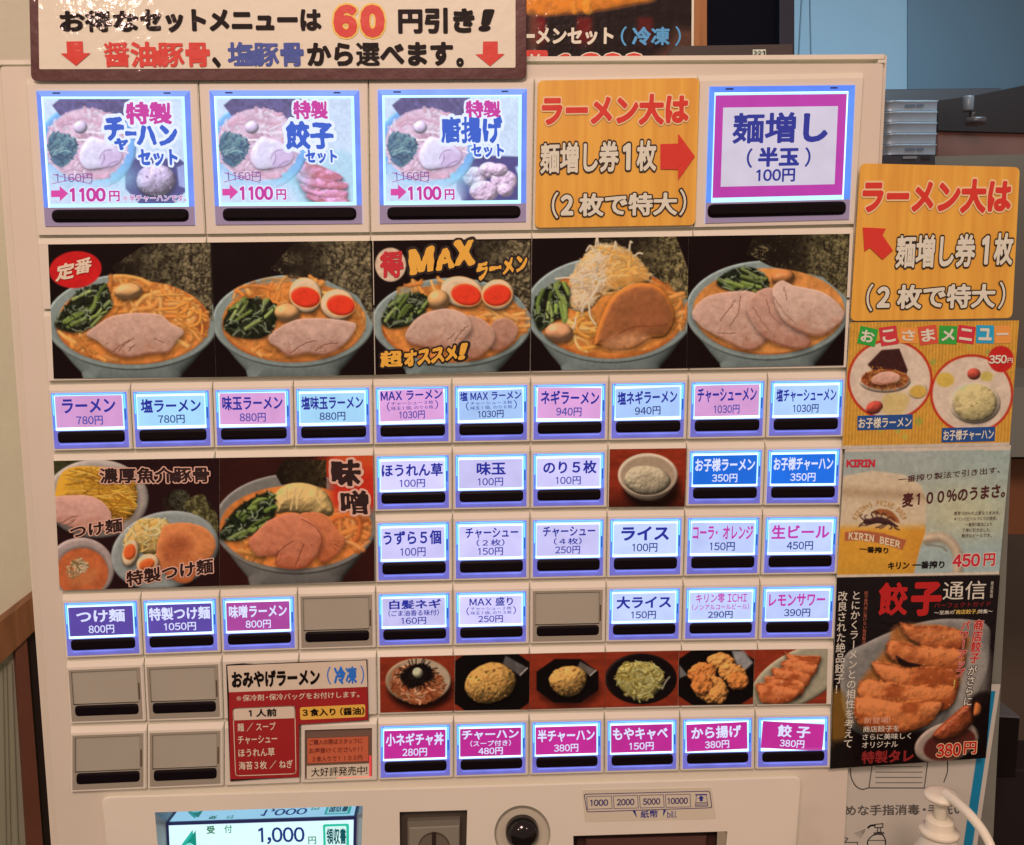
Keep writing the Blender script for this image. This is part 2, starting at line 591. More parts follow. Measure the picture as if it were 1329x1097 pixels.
class Pic:
    def __init__(s, q, step=0.95, bg=(20, 10, 9)):
        q = np.asarray(q, float); s.q = q
        w = max(np.linalg.norm(q[1] - q[0]), np.linalg.norm(q[2] - q[3])); h = max(np.linalg.norm(q[3] - q[0]), np.linalg.norm(q[2] - q[1]))
        s.nx = int(w / step) + 2; s.ny = int(h / step) + 2
        u, v = np.meshgrid(np.linspace(0, 1, s.nx), np.linspace(0, 1, s.ny))
        p = fq(q, u, v); s.X = p[..., 0]; s.Y = p[..., 1]; s.st = step
        s.c = np.zeros((s.ny, s.nx, 3)) + np.array(bg, float)
        s.rng = random.Random(int(q[0][0] * 7 + q[0][1]))

    def win(s, bb, m=4):
        r = np.nonzero((s.Y.max(1) >= bb[1] - m) & (s.Y.min(1) <= bb[3] + m))[0]
        c = np.nonzero((s.X.max(0) >= bb[0] - m) & (s.X.min(0) <= bb[2] + m))[0]
        if not len(r) or not len(c): return None
        return slice(r[0], r[-1] + 1), slice(c[0], c[-1] + 1)

    def mix(s, w, m, col):
        m = m[..., None]
        s.c[w] = s.c[w] * (1 - m) + np.asarray(col, float) * m

    def full(s):
        return slice(0, s.ny), slice(0, s.nx)

    def flat(s, sh, col, soft=1.2, a=1.0, var=0, vs=6, seed=1):
        w = s.win(sh.bb, soft + 2)
        if w is None: return
        X, Y = s.X[w], s.Y[w]
        m = np.clip(sh.sd(X, Y) / soft + .5, 0, 1) * a
        col = np.asarray(col, float) * np.ones(X.shape + (3,))
        if var: col = col * (1 + var * (fbm(X, Y, vs, seed) * 2 - 1))[..., None]
        s.mix(w, m, col)

    def shade(s, sh, a=.5, dx=2, dy=3, blur=6):
        bb = sh.bb; w = s.win((bb[0] + dx, bb[1] + dy, bb[2] + dx, bb[3] + dy), blur + 2)
        if w is None: return
        m = sst(-blur, blur, sh.sd(s.X[w] - dx, s.Y[w] - dy)) * a
        s.c[w] *= (1 - m)[..., None]

    def blob(s, sh, col, r=6, amp=.6, ta=0.0, ts=5, seed=1, sp=.15, soft=1.1, var=.06, edge=None, ew=2.0, lo=.4, hi=1.45, aniso=1.0, rag=0.0):
        w = s.win(sh.bb, soft + 3)
        if w is None: return
        X, Y = s.X[w], s.Y[w]
        if X.shape[0] < 2 or X.shape[1] < 2: return
        sd = sh.sd(X, Y)
        if rag: sd = sd + rag * (fbm(X, Y, 5.5, seed + 77, 3) * 2 - 1)
        t = np.clip(sd / r, 0, 1)
        h = r * amp * np.sqrt(np.clip(1 - (1 - t) ** 2, 0, 1))
        if ta: h = h + ta * ts * (fbm(X * aniso, Y, ts, seed, 3) - .5)
        gy, gx = np.gradient(h, s.st)
        nz = 1 / np.sqrt(1 + gx * gx + gy * gy)
        lam = (gx * .40 + gy * .62 + .67) * nz
        f = np.clip(.3 + .7 * lam / .67, lo, hi)
        cc = np.asarray(col, float) * np.ones(X.shape + (3,))
        if edge is not None:
            e = (1 - sst(0, ew, sd))[..., None]
            cc = cc * (1 - e) + np.asarray(edge, float) * e
        if var: f = f * (1 + var * (fbm(X, Y, 9, seed + 5) * 2 - 1))
        hv = np.clip((gx * .22 + gy * .36 + .9) * nz, 0, 1) ** 40
        cc = cc * f[..., None] + 255 * sp * (hv * (t > .05))[..., None] * .6
        s.mix(w, np.clip(sd / soft + .5, 0, 1), np.clip(cc, 0, 255))

    def strand(s, pts, wd, col, a=1.0, sh=.45):
        pts = np.asarray(pts, float)
        w = s.win((*pts.min(0), *pts.max(0)), wd + 2)
        if w is None: return
        X, Y = s.X[w], s.Y[w]
        d = np.full(X.shape, 1e9); sd = np.zeros(X.shape)
        for p, q in zip(pts[:-1], pts[1:]):
            e = q - p; L = e @ e + 1e-9
            t = np.clip(((X - p[0]) * e[0] + (Y - p[1]) * e[1]) / L, 0, 1)
            ox = X - p[0] - t * e[0]; oy = Y - p[1] - t * e[1]
            k = np.sqrt(ox * ox + oy * oy); m = k < d
            d = np.where(m, k, d); sd = np.where(m, ox * .5 + oy * .8, sd)
        r = wd / 2
        m = np.clip((r - d) / max(.6, .35 * wd) + .5, 0, 1) * a
        f = 1 - sh * np.clip(sd / r, -1, 1) * .7 - sh * .35 * np.clip(d / r, 0, 1) ** 2
        s.mix(w, m, np.clip(np.asarray(col, float) * f[..., None], 0, 255))

    def strands(s, sh, n, wd, cols, ln=22, curl=.5, ang=None, seed=3, a=.95, spread=math.pi, shd=.45, hl=0):
        R = random.Random(seed); bb = sh.bb; k = 0; tries = 0
        while k < n and tries < n * 20:
            tries += 1
            x = R.uniform(bb[0], bb[2]); y = R.uniform(bb[1], bb[3])
            if sh.sd(np.array([[x]]), np.array([[y]]))[0, 0] < 0: continue
            th = (R.uniform(0, 2 * math.pi) if ang is None else math.radians(ang) + R.gauss(0, spread))
            pts = [(x, y)]; dth = R.gauss(0, curl)
            for i in range(7):
                th += dth * .35 + R.gauss(0, curl * .25)
                x += math.cos(th) * ln / 7; y += math.sin(th) * ln / 7 * .75
                if sh.sd(np.array([[x]]), np.array([[y]]))[0, 0] < -2: break
                pts.append((x, y))
            if len(pts) > 2:
                c = np.array(R.choice(cols), float) * R.uniform(.85, 1.12)
                ww = wd * R.uniform(.8, 1.2)
                s.strand(pts, ww, c, a, shd)
                if hl: s.strand(np.array(pts) - [.25 * ww * .6, .25 * ww], ww * .38, np.minimum(255, c * 1.14 + 14), hl, 0)
            k += 1

    def specks(s, sh, n, r, cols, seed=1, a=.9):
        R = random.Random(seed); bb = sh.bb
        for k in range(n):
            x = R.uniform(bb[0], bb[2]); y = R.uniform(bb[1], bb[3])
            if sh.sd(np.array([[x]]), np.array([[y]]))[0, 0] < r: continue
            q = r * R.uniform(.5, 1.3)
            s.flat(E_(x, y, q, q * R.uniform(.4, .9), R.uniform(0, 180)), R.choice(cols), 1.0, a)

    def tintf(s, fn):
        s.c = np.clip(fn(s.X, s.Y, s.c), 0, 255)

    def mesh(s, name, parent, d=0.0006, emit=0.0, coat=0.0, bump=0.0, rough=.38):
        s.c = np.clip(s.c * (1 + .05 * (vn(s.X / 1.7, s.Y / 1.7, 3) - .5) + .07 * (vn(s.X / 4.1, s.Y / 4.1, 8) - .5))[..., None], 0, 255)
        pts = P(s.X, s.Y, d).reshape(-1, 3) - np.array(parent['_o'])
        nx, ny = s.nx, s.ny
        i = (np.arange(ny - 1)[:, None] * nx + np.arange(nx - 1)[None]).ravel()
        q = np.stack([i, i + nx, i + nx + 1, i + 1], 1).astype(np.int32)
        me = bpy.data.meshes.new(name)
        me.vertices.add(len(pts)); me.vertices.foreach_set('co', pts.ravel().astype(np.float32))
        me.loops.add(q.size); me.loops.foreach_set('vertex_index', q.ravel())
        me.polygons.add(len(q)); me.polygons.foreach_set('loop_start', (np.arange(len(q)) * 4).astype(np.int32))
        me.polygons.foreach_set('loop_total', np.full(len(q), 4, np.int32))
        me.update(calc_edges=True)
        at = me.color_attributes.new('ink', 'FLOAT_COLOR', 'POINT')
        if not emit: s.c = 255 * (s.c / 255) ** 1.13
        for _ in range(1):
            k = np.pad(s.c, ((1, 1), (1, 1), (0, 0)), 'edge')
            s.c = .6 * k[1:-1, 1:-1] + .1 * (k[:-2, 1:-1] + k[2:, 1:-1] + k[1:-1, :-2] + k[1:-1, 2:])
        c = lin(s.c) if emit else alb(s.c)
        c = np.concatenate([c.reshape(-1, 3), np.ones((len(pts), 1))], 1)
        at.data.foreach_set('color', c.ravel().astype(np.float32))
        me.materials.append(print_mat('printed_picture', emit, rough, coat, bump))
        o = bpy.data.objects.new(name, me); COL.objects.link(o)
        o.parent = parent; o['_o'] = list(parent['_o'])
        return o


# ---- dishes
def nori(p, sh, tan_x, seed=1, tan=(152, 128, 96), dark=(32, 20, 14), w=45, pale=None):
    """sheet of dried seaweed: crinkled, tan where it shines, black elsewhere"""
    wv = p.win(sh.bb, 2)
    if wv is None: return
    X, Y = p.X[wv], p.Y[wv]
    q = X * .9 + Y * .45; r = Y * .9 - X * .45
    wx = (fbm(X, Y, 9, seed + 21, 2) - .5) * 9
    a = 1 - np.abs(2 * fbm(q * 1.5 + wx, r * .8 + wx, 7.5, seed, 3) - 1)
    b = 1 - np.abs(2 * fbm(q * .8 - wx, r * 1.5 + wx * .5, 5.0, seed + 5, 2) - 1)
    n2 = fbm(X, Y, 24, seed + 3, 2)
    n3 = fbm(X, Y, 3.5, seed + 13, 2)
    g = sst(tan_x - w * 1.1, tan_x + w * .9, X + (n2 - .5) * 60)
    v = g * (.80 + .5 * (n3 - .5)) - g * (.42 * sst(.74, .98, a) + .34 * sst(.78, .98, b)) + .16 * g * sst(.5, .2, a)
    v = v + (1 - g) * (.06 + .75 * sst(.86, .98, b) * sst(.46, .62, n2) + .5 * sst(.9, .99, a) * sst(.5, .66, n3))
    v = np.clip(v, 0, 1)[..., None]
    c = np.where(v < .5, lerp(np.array(dark, float), np.array(tan, float) * .55, v * 2), lerp(np.array(tan, float) * .55, np.array(tan, float) * 1.08, v * 2 - 1))
    p.mix(wv, np.clip(p_in(sh, X, Y), 0, 1), c)


def p_in(sh, X, Y):
    return np.clip(sh.sd(X, Y) + .5, 0, 1)


SOUP = [(222, 146, 78), (212, 132, 64), (230, 162, 96), (202, 118, 56)]


def bowl(p, cx, cy, rx, ry, rim=(146, 147, 141), soup=(206, 124, 62), seed=1, foot=True, sx=.875, sy=.80, sdy=5):
    if foot:
        p.blob(G_([(cx - rx * .90, cy + ry * .40), (cx - rx * .70, cy + ry * .84), (cx - rx * .585, cy + ry * 1.06), (cx - rx * .535, cy + ry * 1.4), (cx + rx * .535, cy + ry * 1.4), (cx + rx * .585, cy + ry * 1.06), (cx + rx * .70, cy + ry * .84), (cx + rx * .90, cy + ry * .40)], False),
               tuple(.84 * c for c in rim), r=30, amp=.3, var=.03, sp=0)
    o = E_(cx, cy, rx, ry)
    p.blob(o, rim, r=4, amp=.5, var=.03, sp=.05)
    p.flat(E_(cx, cy - ry * .015, rx * .965, ry * .95), tuple(.95 * c for c in rim), 2.5, var=.05, vs=30)
    i = E_(cx, cy + sdy, rx * sx, ry * sy)
    p.shade(i, .25, 0, 0, 5)
    p.flat(i, soup, 1.5, var=.22, vs=14, seed=seed)
    w = p.win(i.bb)
    if w:
        X, Y = p.X[w], p.Y[w]
        m = p_in(i, X, Y) * sst(.52, .72, fbm(X, Y * 1.3, 7, seed + 2)) * .55
        p.mix(w, m, (228, 150, 76))
        m = p_in(i, X, Y) * sst(.6, .8, fbm(X, Y, 11, seed + 4)) * .4
        p.mix(w, m, (164, 82, 40))
        m = p_in(i, X, Y) * sst(.74, .84, fbm(X, Y * 1.6, 4.5, seed + 6)) * .6
        p.mix(w, m, (250, 204, 144))
        m = p_in(i, X, Y) * (1 - sst(0, 7, i.sd(X, Y))) * .45
        p.mix(w, m, (140, 62, 26))
    return i


def spinach(p, sh, ang=-50, seed=2, n=46, wd=3.0):
    p.shade(sh, .5, 1, 2, 4)
    p.flat(sh, (34, 36, 24), 3, .9, var=.4)
    w = p.win(sh.bb)
    if w:
        X, Y = p.X[w], p.Y[w]
        p.mix(w, p_in(sh, X, Y) * sst(.5, .7, fbm(X, Y, 5, seed)) * .6, (12, 14, 10))
    p.strands(sh, n, wd * .8, [(44, 50, 30), (72, 76, 50), (28, 34, 20), (118, 116, 94)], 15, .6, ang, seed, spread=.9)
    p.strands(sh, n // 5, wd * 1.5, [(122, 128, 66), (100, 110, 52), (146, 148, 88)], 26, .12, ang, seed + 1, spread=.22, hl=.4)
    p.strands(sh, n // 2, wd * .45, [(22, 26, 14), (150, 150, 120)], 12, .5, ang, seed + 2, spread=.6)


def pork(p, sh, col=(190, 146, 126), seed=1, rim=(140, 76, 52), cracks=(), r=12):
    p.shade(sh, .4, 1, 4, 6)
    p.blob(sh, col, r=r * .45, amp=.12, ta=.03, ts=4.5, seed=seed, sp=.0, var=.04, rag=.9, soft=1.4)
    w = p.win(sh.bb)
    if w is None: return
    X, Y = p.X[w], p.Y[w]
    sd = sh.sd(X, Y); ins = sst(0, 4, sd)
    b = sh.bb; vy = (Y - b[1]) / max(1, b[3] - b[1])
    c = np.array(col, float)
    p.mix(w, ins * sst(.62, .1, vy) * .55, tuple(np.minimum(255, c * 1.09 + 6)))
    n = fbm(X * .8 + Y * .5, (Y - X * .35) * 1.8, 12, seed + 8, 3)
    p.mix(w, ins * sst(.52, .8, n) * .3, tuple(np.minimum(255, c * 1.1 + 10)))
    p.mix(w, ins * sst(.46, .25, n) * .25, tuple(c * (.86, .80, .78)))
    n2 = fbm(X, Y, 8, seed + 19, 3)
    p.mix(w, ins * sst(.55, 1.0, vy + (n2 - .5) * .7) * .55, tuple(c * (.88, .74, .66)))
    # torn fibres near the lower edge
    cr = 1 - np.abs(2 * fbm(X * .9 + Y * .7, (Y - X * .6) * 1.3, 8, seed + 31, 3) - 1)
    loc = sst(.50, .66, fbm(X, Y, 22, seed + 61, 2))
    m = sst(.90, .98, cr) * sst(.40, .75, vy + (n2 - .5) * .5) * ins * loc
    p.mix(w, m * .75, tuple(c * (.55, .42, .38)))
    m2 = sst(.90, .98, np.roll(cr, 1, 0)) * sst(.40, .75, vy + (n2 - .5) * .5) * ins * loc
    p.mix(w, m2 * .35, tuple(np.minimum(255, c * 1.16 + 10)))
    p.mix(w, sst(-1, 1, sd) * sst(4, .5, sd) * sst(.62, .95, vy) * .75, rim)
    p.mix(w, sst(-1, .5, sd) * sst(2.4, .6, sd) * sst(.5, .2, vy) * .5, tuple(np.minimum(255, c * 1.16 + 14)))
    for k in cracks:
        k = np.asarray(k); j = np.array([[p.rng.gauss(0, .5), p.rng.gauss(0, .5)] for _ in k])
        p.strand(k + j, 1.2, tuple(c * (.5, .36, .32)), .75, 0)
        p.strand(k + j + [.7, 1.1], 1.1, tuple(np.minimum(255, c * 1.12 + 12)), .45, 0)


def egg(p, e, y, seed=1, yc=(226, 66, 42)):
    p.shade(e, .45, 1, 3, 4)
    p.blob(e, (216, 178, 146), r=7, amp=.5, sp=.15, edge=(206, 152, 106), ew=2.0, var=.03)
    p.flat(E_(y.c[0], y.c[1], y.r[0] * 1.07, y.r[1] * 1.09, math.degrees(y.a)), (232, 150, 84), 1.6)
    p.blob(y, yc, r=5, amp=.3, sp=.3, var=.08)


def quail(p, e, col=(212, 156, 106)):
    p.shade(e, .5, 1, 3, 4)
    p.blob(e, col, r=min(e.r), amp=.9, sp=.3, var=.03, lo=.5)


def noodle_patch(p, sh, n=60, seed=1, wd=3.0, cols=SOUP, ln=30, ang=None, spread=3):
    w = p.win(sh.bb)
    if w is None: return
    X, Y = p.X[w], p.Y[w]
    ins = sst(-2, 5, sh.sd(X, Y))
    p.mix(w, ins * .5 * sst(.4, .7, fbm(X, Y, 10, seed + 1)), (188, 104, 50))
    p.strands(sh, int(n * .5), wd * 1.5, [tuple(.86 * v for v in c) for c in cols], ln * 1.2, .45, ang, seed + 40, spread=spread, shd=.3, a=.55, hl=.35)
    p.strands(sh, int(n * .42), wd * 1.75, cols, ln * 1.5, .42, ang, seed, spread=spread, shd=.34, a=.8, hl=.55)
    p.mix(w, ins * sst(.52, .75, fbm(X, Y, 13, seed + 3)) * .34, (212, 132, 68))
    p.specks(sh, n // 5, .8, [(250, 206, 150)], seed + 7, .55)


def fried_rice(p, sh, seed=1, base=(200, 148, 84), n=170, r=1.7, dark=((96, 52, 26), (120, 74, 32), (70, 60, 30)), lt=None, ta=.55, amp=.7):
    lt = lt or [(206, 156, 88), (190, 134, 70), (150, 92, 44), (176, 112, 70)]
    p.shade(sh, .5, 1, 3, 5)
    p.blob(sh, base, r=22, amp=amp, ta=ta, ts=4.2, seed=seed, sp=.06, var=.2, lo=.35, rag=1.2)
    p.specks(sh, n, r, lt, seed, .6)
    p.specks(sh, n // 6, r * 1.2, dark, seed + 3, .7)


def gyoza_row(p, shapes, seed=1, col=(196, 104, 52), rag=1.4, ts=9, ta=.16):
    c = np.array(col, float)
    for k, sh in enumerate(shapes):
        p.shade(sh, .6, 0, 3, 5)
        b = sh.bb; hgt = max(6, b[3] - b[1])
        p.blob(sh, tuple(c), r=hgt * .30, amp=.36, ta=ta, ts=ts, seed=seed + k, sp=.12, var=.12, lo=.4, rag=rag, soft=1.4)
        w = p.win(sh.bb)
        if w is None: continue
        X, Y = p.X[w], p.Y[w]; sd = sh.sd(X, Y); vy = (Y - b[1]) / hgt
        ins = sst(0, 2.5, sd)
        big = fbm(X * .7 + Y * .3, Y * 1.2, hgt * .55, seed + 30 + k, 3)
        p.mix(w, ins * sst(.7, .1, vy + (big - .5) * .6) * .6, tuple(np.minimum(255, c * 1.16 + 24)))
        p.mix(w, ins * sst(.5, .72, big) * .6, tuple(c * (.74, .56, .44)))
        p.mix(w, ins * sst(.35, .95, vy + (big - .5) * .5) * .45, tuple(c * (.80, .62, .52)))
        p.mix(w, sst(-.5, 1.5, sd) * sst(4.5, 1, sd) * sst(.35, .65, fbm(X, Y, 9, seed + 11 + k)) * .65, tuple(c * (.62, .44, .34)))
        p.mix(w, ins * sst(.68, .85, fbm(X, Y, 3.6, seed + 90 + k)) * .35, tuple(c * (.6, .42, .34)))
        p.specks(sh, 10, .9, [(248, 208, 164), (240, 190, 140)], seed + k, .55)
# ------------------------------------------------------------------ common materials
PLASTIC = mat('cream_plastic', (212, 177, 157), .42, .4, var=.04, vscale=14, bump=.02, bscale=900)
PLATE = mat('cream_plate', (219, 184, 163), .38, .4, var=.035, vscale=11)
DOOR = mat('cream_door', (206, 170, 150), .45, .4, var=.045, vscale=9)
DARK = mat('dark_gap', (40, 24, 18), .6)
BLACK = mat('black_gloss', (18, 9, 11), .42, .07)
INK = mat('ink_black', (26, 12, 8), .5)
PAPER = mat('white_paper', (206, 170, 146), .5, .3, var=.03)
RED = mat('ink_red', (200, 34, 30), .4)
NAVY_P = mat('ink_navy', (40, 40, 110), .4)
WHITE_P = mat('ink_white', (214, 184, 164), .5)


def em(rgb, s=1.0, var=0.0, name='lit_print'):
    return mat(name, rgb, .35, .35, emit=s, var=var, vscale=90)


# ------------------------------------------------------------------ the grid of the selection panel
YL = [107, 308, 503, 950]
SX = np.array([[32.5, 145, 257, 368, 478, 586, 693.8, 800, 906.5, 1014, 1122],
               [47, 157.5, 267, 374.5, 480.5, 587, 690.5, 795, 900, 1004, 1109],
               [61.5, 168.3, 275.3, 380.2, 483.6, 586.5, 688.8, 790.5, 893.5, 996.5, 1098.7],
               [90, 190.5, 290.5, 389.5, 490, 588.7, 686.8, 784.5, 882.3, 979.9, 1078.6]])
RY = {0: (109.6, 109.6, 101.4), 1: (316.5, 312.7, 302), 1.5: (411, 406, 396), 2: (507.4, 500, 490), 3: (598, 589.6, 579.5), 4: (689, 676.5, 668),
      5: (780, 768.7, 757.5), 6: (867, 853, 842), 7: (952, 940, 927.3), 8: (1041, 1025, 1009)}


def seam(i, y):
    return np.interp(y, YL, SX[:, i]) if y > YL[0] else SX[0, i] + (y - YL[0]) * .06 * (1 - i / 5)


def rowy(r, x):
    a, b, c = RY[r]
    xl, xm, xr = seam(0, b), seam(4, b), seam(10, b)
    return a * (x - xm) * (x - xr) / (xl - xm) / (xl - xr) + b * (x - xl) * (x - xr) / (xm - xl) / (xm - xr) + c * (x - xl) * (x - xm) / (xr - xl) / (xr - xm)


def corner(r, i, dy=0.0):
    x = seam(i, RY[r][1]); y = rowy(r, x) + dy
    x = seam(i, y)
    return (x, y)


def face(r0, r1, c0, c1, gap=13.2):
    return [corner(r0, c0), corner(r0, c1), corner(r1, c1, -gap), corner(r1, c0, -gap)]


def inset(q, l, t, r, b):
    (x0, y0), (x1, y1), (x2, y2), (x3, y3) = q
    return [(x0 + l, y0 + t), (x1 - r, y1 + t), (x2 - r, y2 - b), (x3 + l, y3 - b)]


machine = thing('ticket_machine', (0.24, 0.18, 0.0), 'cream ramen ticket vending machine with rows of glowing blue menu buttons', 'vending machine')

# door and cabinet
mb = MB()
DB = -0.0034                                            # door face behind the module faces
doorq = [(-1, 86), (1148, 82), (1076, 1400), (88, 1400)]
mb.slab(np.concatenate([rq(doorq[:2] + [(1096, 1030), (88, 1030)], 5, 5, (1, 1, 0, 0))[:12], [(1080, 1420), (1006, 1420), (1030, 1016), (142, 1043), (180, 1420), (98, 1420)]]), DB, .03, DOOR, .0008)
door = mb.build('door', machine)
mb = MB()
cq = [(-10, 80), (1151, 72), (1079, 1420), (76, 1420)]
f = P(np.array(cq)[:, 0], np.array(cq)[:, 1], -0.014)
f[2:, 2] = 0.02
f[3, 0] = f[0, 0]; f[2, 0] = f[1, 0]
f[0, 0] = P(-10, 80, -.014)[0]
b = f.copy(); b[:, 1] = 0.40
mb.loft([b, f], DOOR, cap0=True)
cab = mb.build('cabinet', machine)
mb = MB()                                               # raised lip round the top of the cabinet
mb.slab([(-12, 78), (1150.5, 70.5), (1150, 76.5), (-12, 84)], -0.010, .39, PLASTIC, .001)
mb.slab([(1140, 77.0), (1150, 76.7), (1149.5, 81.5), (1139.5, 81.8)], -0.0105, .02, PLASTIC)
mb.build('top_lip', machine)
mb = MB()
mb.slab([(-9, 84.3), (1139, 77), (1139, 84), (-9, 92)], -0.018, .01, mat('gap_shade_paint', (96, 66, 54), .7))  # dark strip painted as the shadow in the gap between lip and door
mb.build('gap_shade_strip', machine)


def module(q, parent=machine, hole=None, name='module_frame', m=PLASTIC):
    """one cell of the panel: proud face, chamfered top, optional opening"""
    mb = MB()
    q = inset(q, .55, 0, .55, 0)
    (x0, y0), (x1, y1), (x2, y2), (x3, y3) = q
    TL, TR, BR, BL = P([x0, x1, x2, x3], [y0, y1, y2, y3], 0.0)
    ct = .0030; cs = .0006
    k = DB - .0005
    def back(p, dx=0, dz=0, d=k): return [p[0] + dx, -d, p[2] + dz]
    tl2 = back(TL, 0, ct, -.0022); tr2 = back(TR, 0, ct, -.0022)
    outer = [TL + [cs, 0, 0], TR + [-cs, 0, 0], BR + [-cs, 0, 0], BL + [cs, 0, 0]]
    vs = outer + [tl2, tr2, back(BR), back(BL), back(TL, 0, ct), back(TR, 0, ct)]
    # side chamfer points
    vs += [TL + [0, .0008, 0], TR + [0, .0008, 0], BR + [0, .0008, 0], BL + [0, .0008, 0]]
    fs = [[0, 4, 5, 1], [4, 8, 9, 5], [3, 2, 12, 13], [13, 12, 6, 7],
          [0, 3, 13, 10], [10, 13, 7, 8, 4], [0, 10, 4], [1, 11, 12, 2], [11, 5, 9, 6, 12], [1, 5, 11]]
    mb.add(vs, fs, m)
    if hole is None:
        mb.add(outer, [[0, 1, 2, 3]], m)
    else:
        h = P(np.array(hole)[:, 0], np.array(hole)[:, 1], 0.0)
        hb = h + [0, .0035, 0]
        mb.add(np.concatenate([np.array(outer), h, hb]), [[0, 1, 5, 4], [1, 2, 6, 5], [2, 3, 7, 6], [3, 0, 4, 7],
               [4, 5, 9, 8], [5, 6, 10, 9], [6, 7, 11, 10], [7, 4, 8, 11]], m)
    return mb.build(name, parent)


GLOW = em((122, 140, 246), 1.0, .10, 'lit_acrylic')
GLOW2 = em((110, 108, 196), 1.0, .16, 'lit_acrylic_lip')
GLOWS = em((104, 140, 240), 1.0, .16, 'lit_acrylic_side')
EDGE = em((110, 214, 250), 1.35, .1, 'lit_edge')
LINE = em((126, 140, 250), 1.0, .2, 'lit_line')
BACK = em((178, 232, 255), 1.3, .05, 'backlight')
BACKW = em((206, 242, 255), 1.7, .04, 'backlight_bright')
NAVY = em((34, 44, 150)); NAVYT = em((66, 70, 160)); MAG = em((186, 58, 168)); WHT = em((214, 222, 255)); DKB = em((40, 60, 130))
PINK = (206, 152, 206); CYAN = (164, 216, 252); SKY = (168, 202, 252); LAV = (200, 197, 246); ICE = (188, 205, 255)
PUR = (88, 70, 158); MGT = (184, 42, 142); ROSE = (172, 72, 158); BLU = (22, 104, 216)
UNLIT = mat('unlit_acrylic', (148, 122, 104), .3, .4)
FROST = mat('frosted_panel', (162, 136, 118), .42, .4, var=.03, vscale=40)


def bar(mb, q, m=BLACK, h=.0016):
    """black press bar with rounded ends"""
    o = rq(q, 5 if q[1][0] - q[0][0] < 120 else 8, 4)
    f0 = P(o[:, 0], o[:, 1], -.0015); f1 = P(o[:, 0], o[:, 1], .0003)
    c = f1.mean(0)
    r2 = c + (f1 - c) * np.array([.985, 1, .82]) - [0, h * .7, 0]
    r3 = c + (f1 - c) * np.array([.97, 1, .5]) - [0, h, 0]
    mb.loft([f0, f1, r2, r3], m, smooth=True)


def button(r, c, card, lines, tilt=0.0, dx=0.0, dy=0.0, lit=True, label=None, stroke=None):
    q = face(r, r + 1, c, c + 1)
    bq = inset(q, 4.0, 3.2, 4.8, 2.2)
    module(q, hole=bq)
    mb = MB()
    w0, w1, v0, v1 = .036, .957, .040, .680                # window
    p = np.array(bq)
    o = P(p[:, 0], p[:, 1], 0.0004)
    wq = np.array(subq(bq, w0, v0, w1, v1))
    i = P(wq[:, 0], wq[:, 1], 0.0004); ib = P(wq[:, 0], wq[:, 1], -.0016)
    ob = o + [0, .0038, 0]
    lo = np.array(subq(bq, 0, v1, 1, v1)); L = P(lo[:, 0], lo[:, 1], 0.0004)
    G = (GLOW, GLOWS, GLOW2) if lit else (UNLIT, UNLIT, UNLIT)
    V = np.concatenate([ob, o, i, ib, L[:2]])
    mb.add(V, [[4, 5, 9, 8], [0, 1, 5, 4]], G[0])
    mb.add(V, [[5, 17, 10, 9], [16, 4, 8, 11], [1, 2, 6, 17, 5], [3, 0, 4, 16, 7]], G[1])
    mb.add(V, [[16, 11, 10, 17, 6, 7], [2, 3, 7, 6]], G[2])
    mb.add(V, [[8, 9, 13, 12], [9, 10, 14, 13], [10, 11, 15, 14], [11, 8, 12, 15]], BACKW if lit else UNLIT)
    if lit:
        PL(mb, subq(bq, .012, .02, .028, .40), EDGE, .0006); PL(mb, subq(bq, .965, .03, .982, .46), EDGE, .0006); PL(mb, subq(bq, .965, .30, .985, .5), em((30, 96, 190)), .0007)
        PL(mb, subq(bq, .05, .012, .96, .026), EDGE, .0006); PL(mb, subq(bq, .08, .915, .93, .94), LINE, .0006)
    b = mb.build('menu_button', machine)
    if label: b['label'] = label
    if lit:
        mb = MB()
        mb.add(ib, [[0, 1, 2, 3]], BACK)
        s = subq(bq, w0, v1 - .06, w1, v1 - .01)
        PL(mb, s, BACKW, -.0014)
        s = subq(bq, w0 + .005, v0 + .02, w1 - .01, v0 + .07)
        PL(mb, s, BACKW, -.0014)
        mb.build('backlight', b)
        cq = np.array(subq(bq, .050, .088 - .030 * (r == 2 and c % 2 == 0), .936, .634 - .010 * (r == 2)))
        cen = cq.mean(0); a = math.radians(tilt)
        cq = (cq - cen) @ np.array([[math.cos(a), math.sin(a)], [-math.sin(a), math.cos(a)]]) + cen + [dx, dy]
        mb = MB()
        lamp_level = 1 + .07 * math.sin(r * 5.1 + c * 2.7) + .03 * math.sin(c * 9.1 + r)  # uneven lamp brightness, put into each card's glow colour
        mb.slab(cq, -.0008, .0004, em(tuple(min(255, v * (1 + (lamp_level - 1) * .5)) for v in card), 1.0, .09, 'lit_card'), cap0=False)
        mb.build('card', b)
        mb = MB()
        for txt, x0, y0, x1, y1, m, bd in lines:
            T(mb, txt, subq(cq, x0, y0, x1, y1), m, bd, d=-.0006)
        mb.build('lettering', b)
    else:
        mb = MB()
        s = np.array(subq(bq, .03, .03, .957, .665))
        mb.slab(s, -.0006, .001, FROST, .0003)
        for a_, b_ in ((.962, .982),):
            PL(mb, subq(bq, a_, .3, b_, .62), mat('slot_dark', (84, 58, 44), .6), .0006)
        mb.build('frosted_panel', b)
    mb = MB()
    bar(mb, subq(bq, .055, .69, .955, .905), h=.0008)
    mb.build('press_bar', b)
    return b


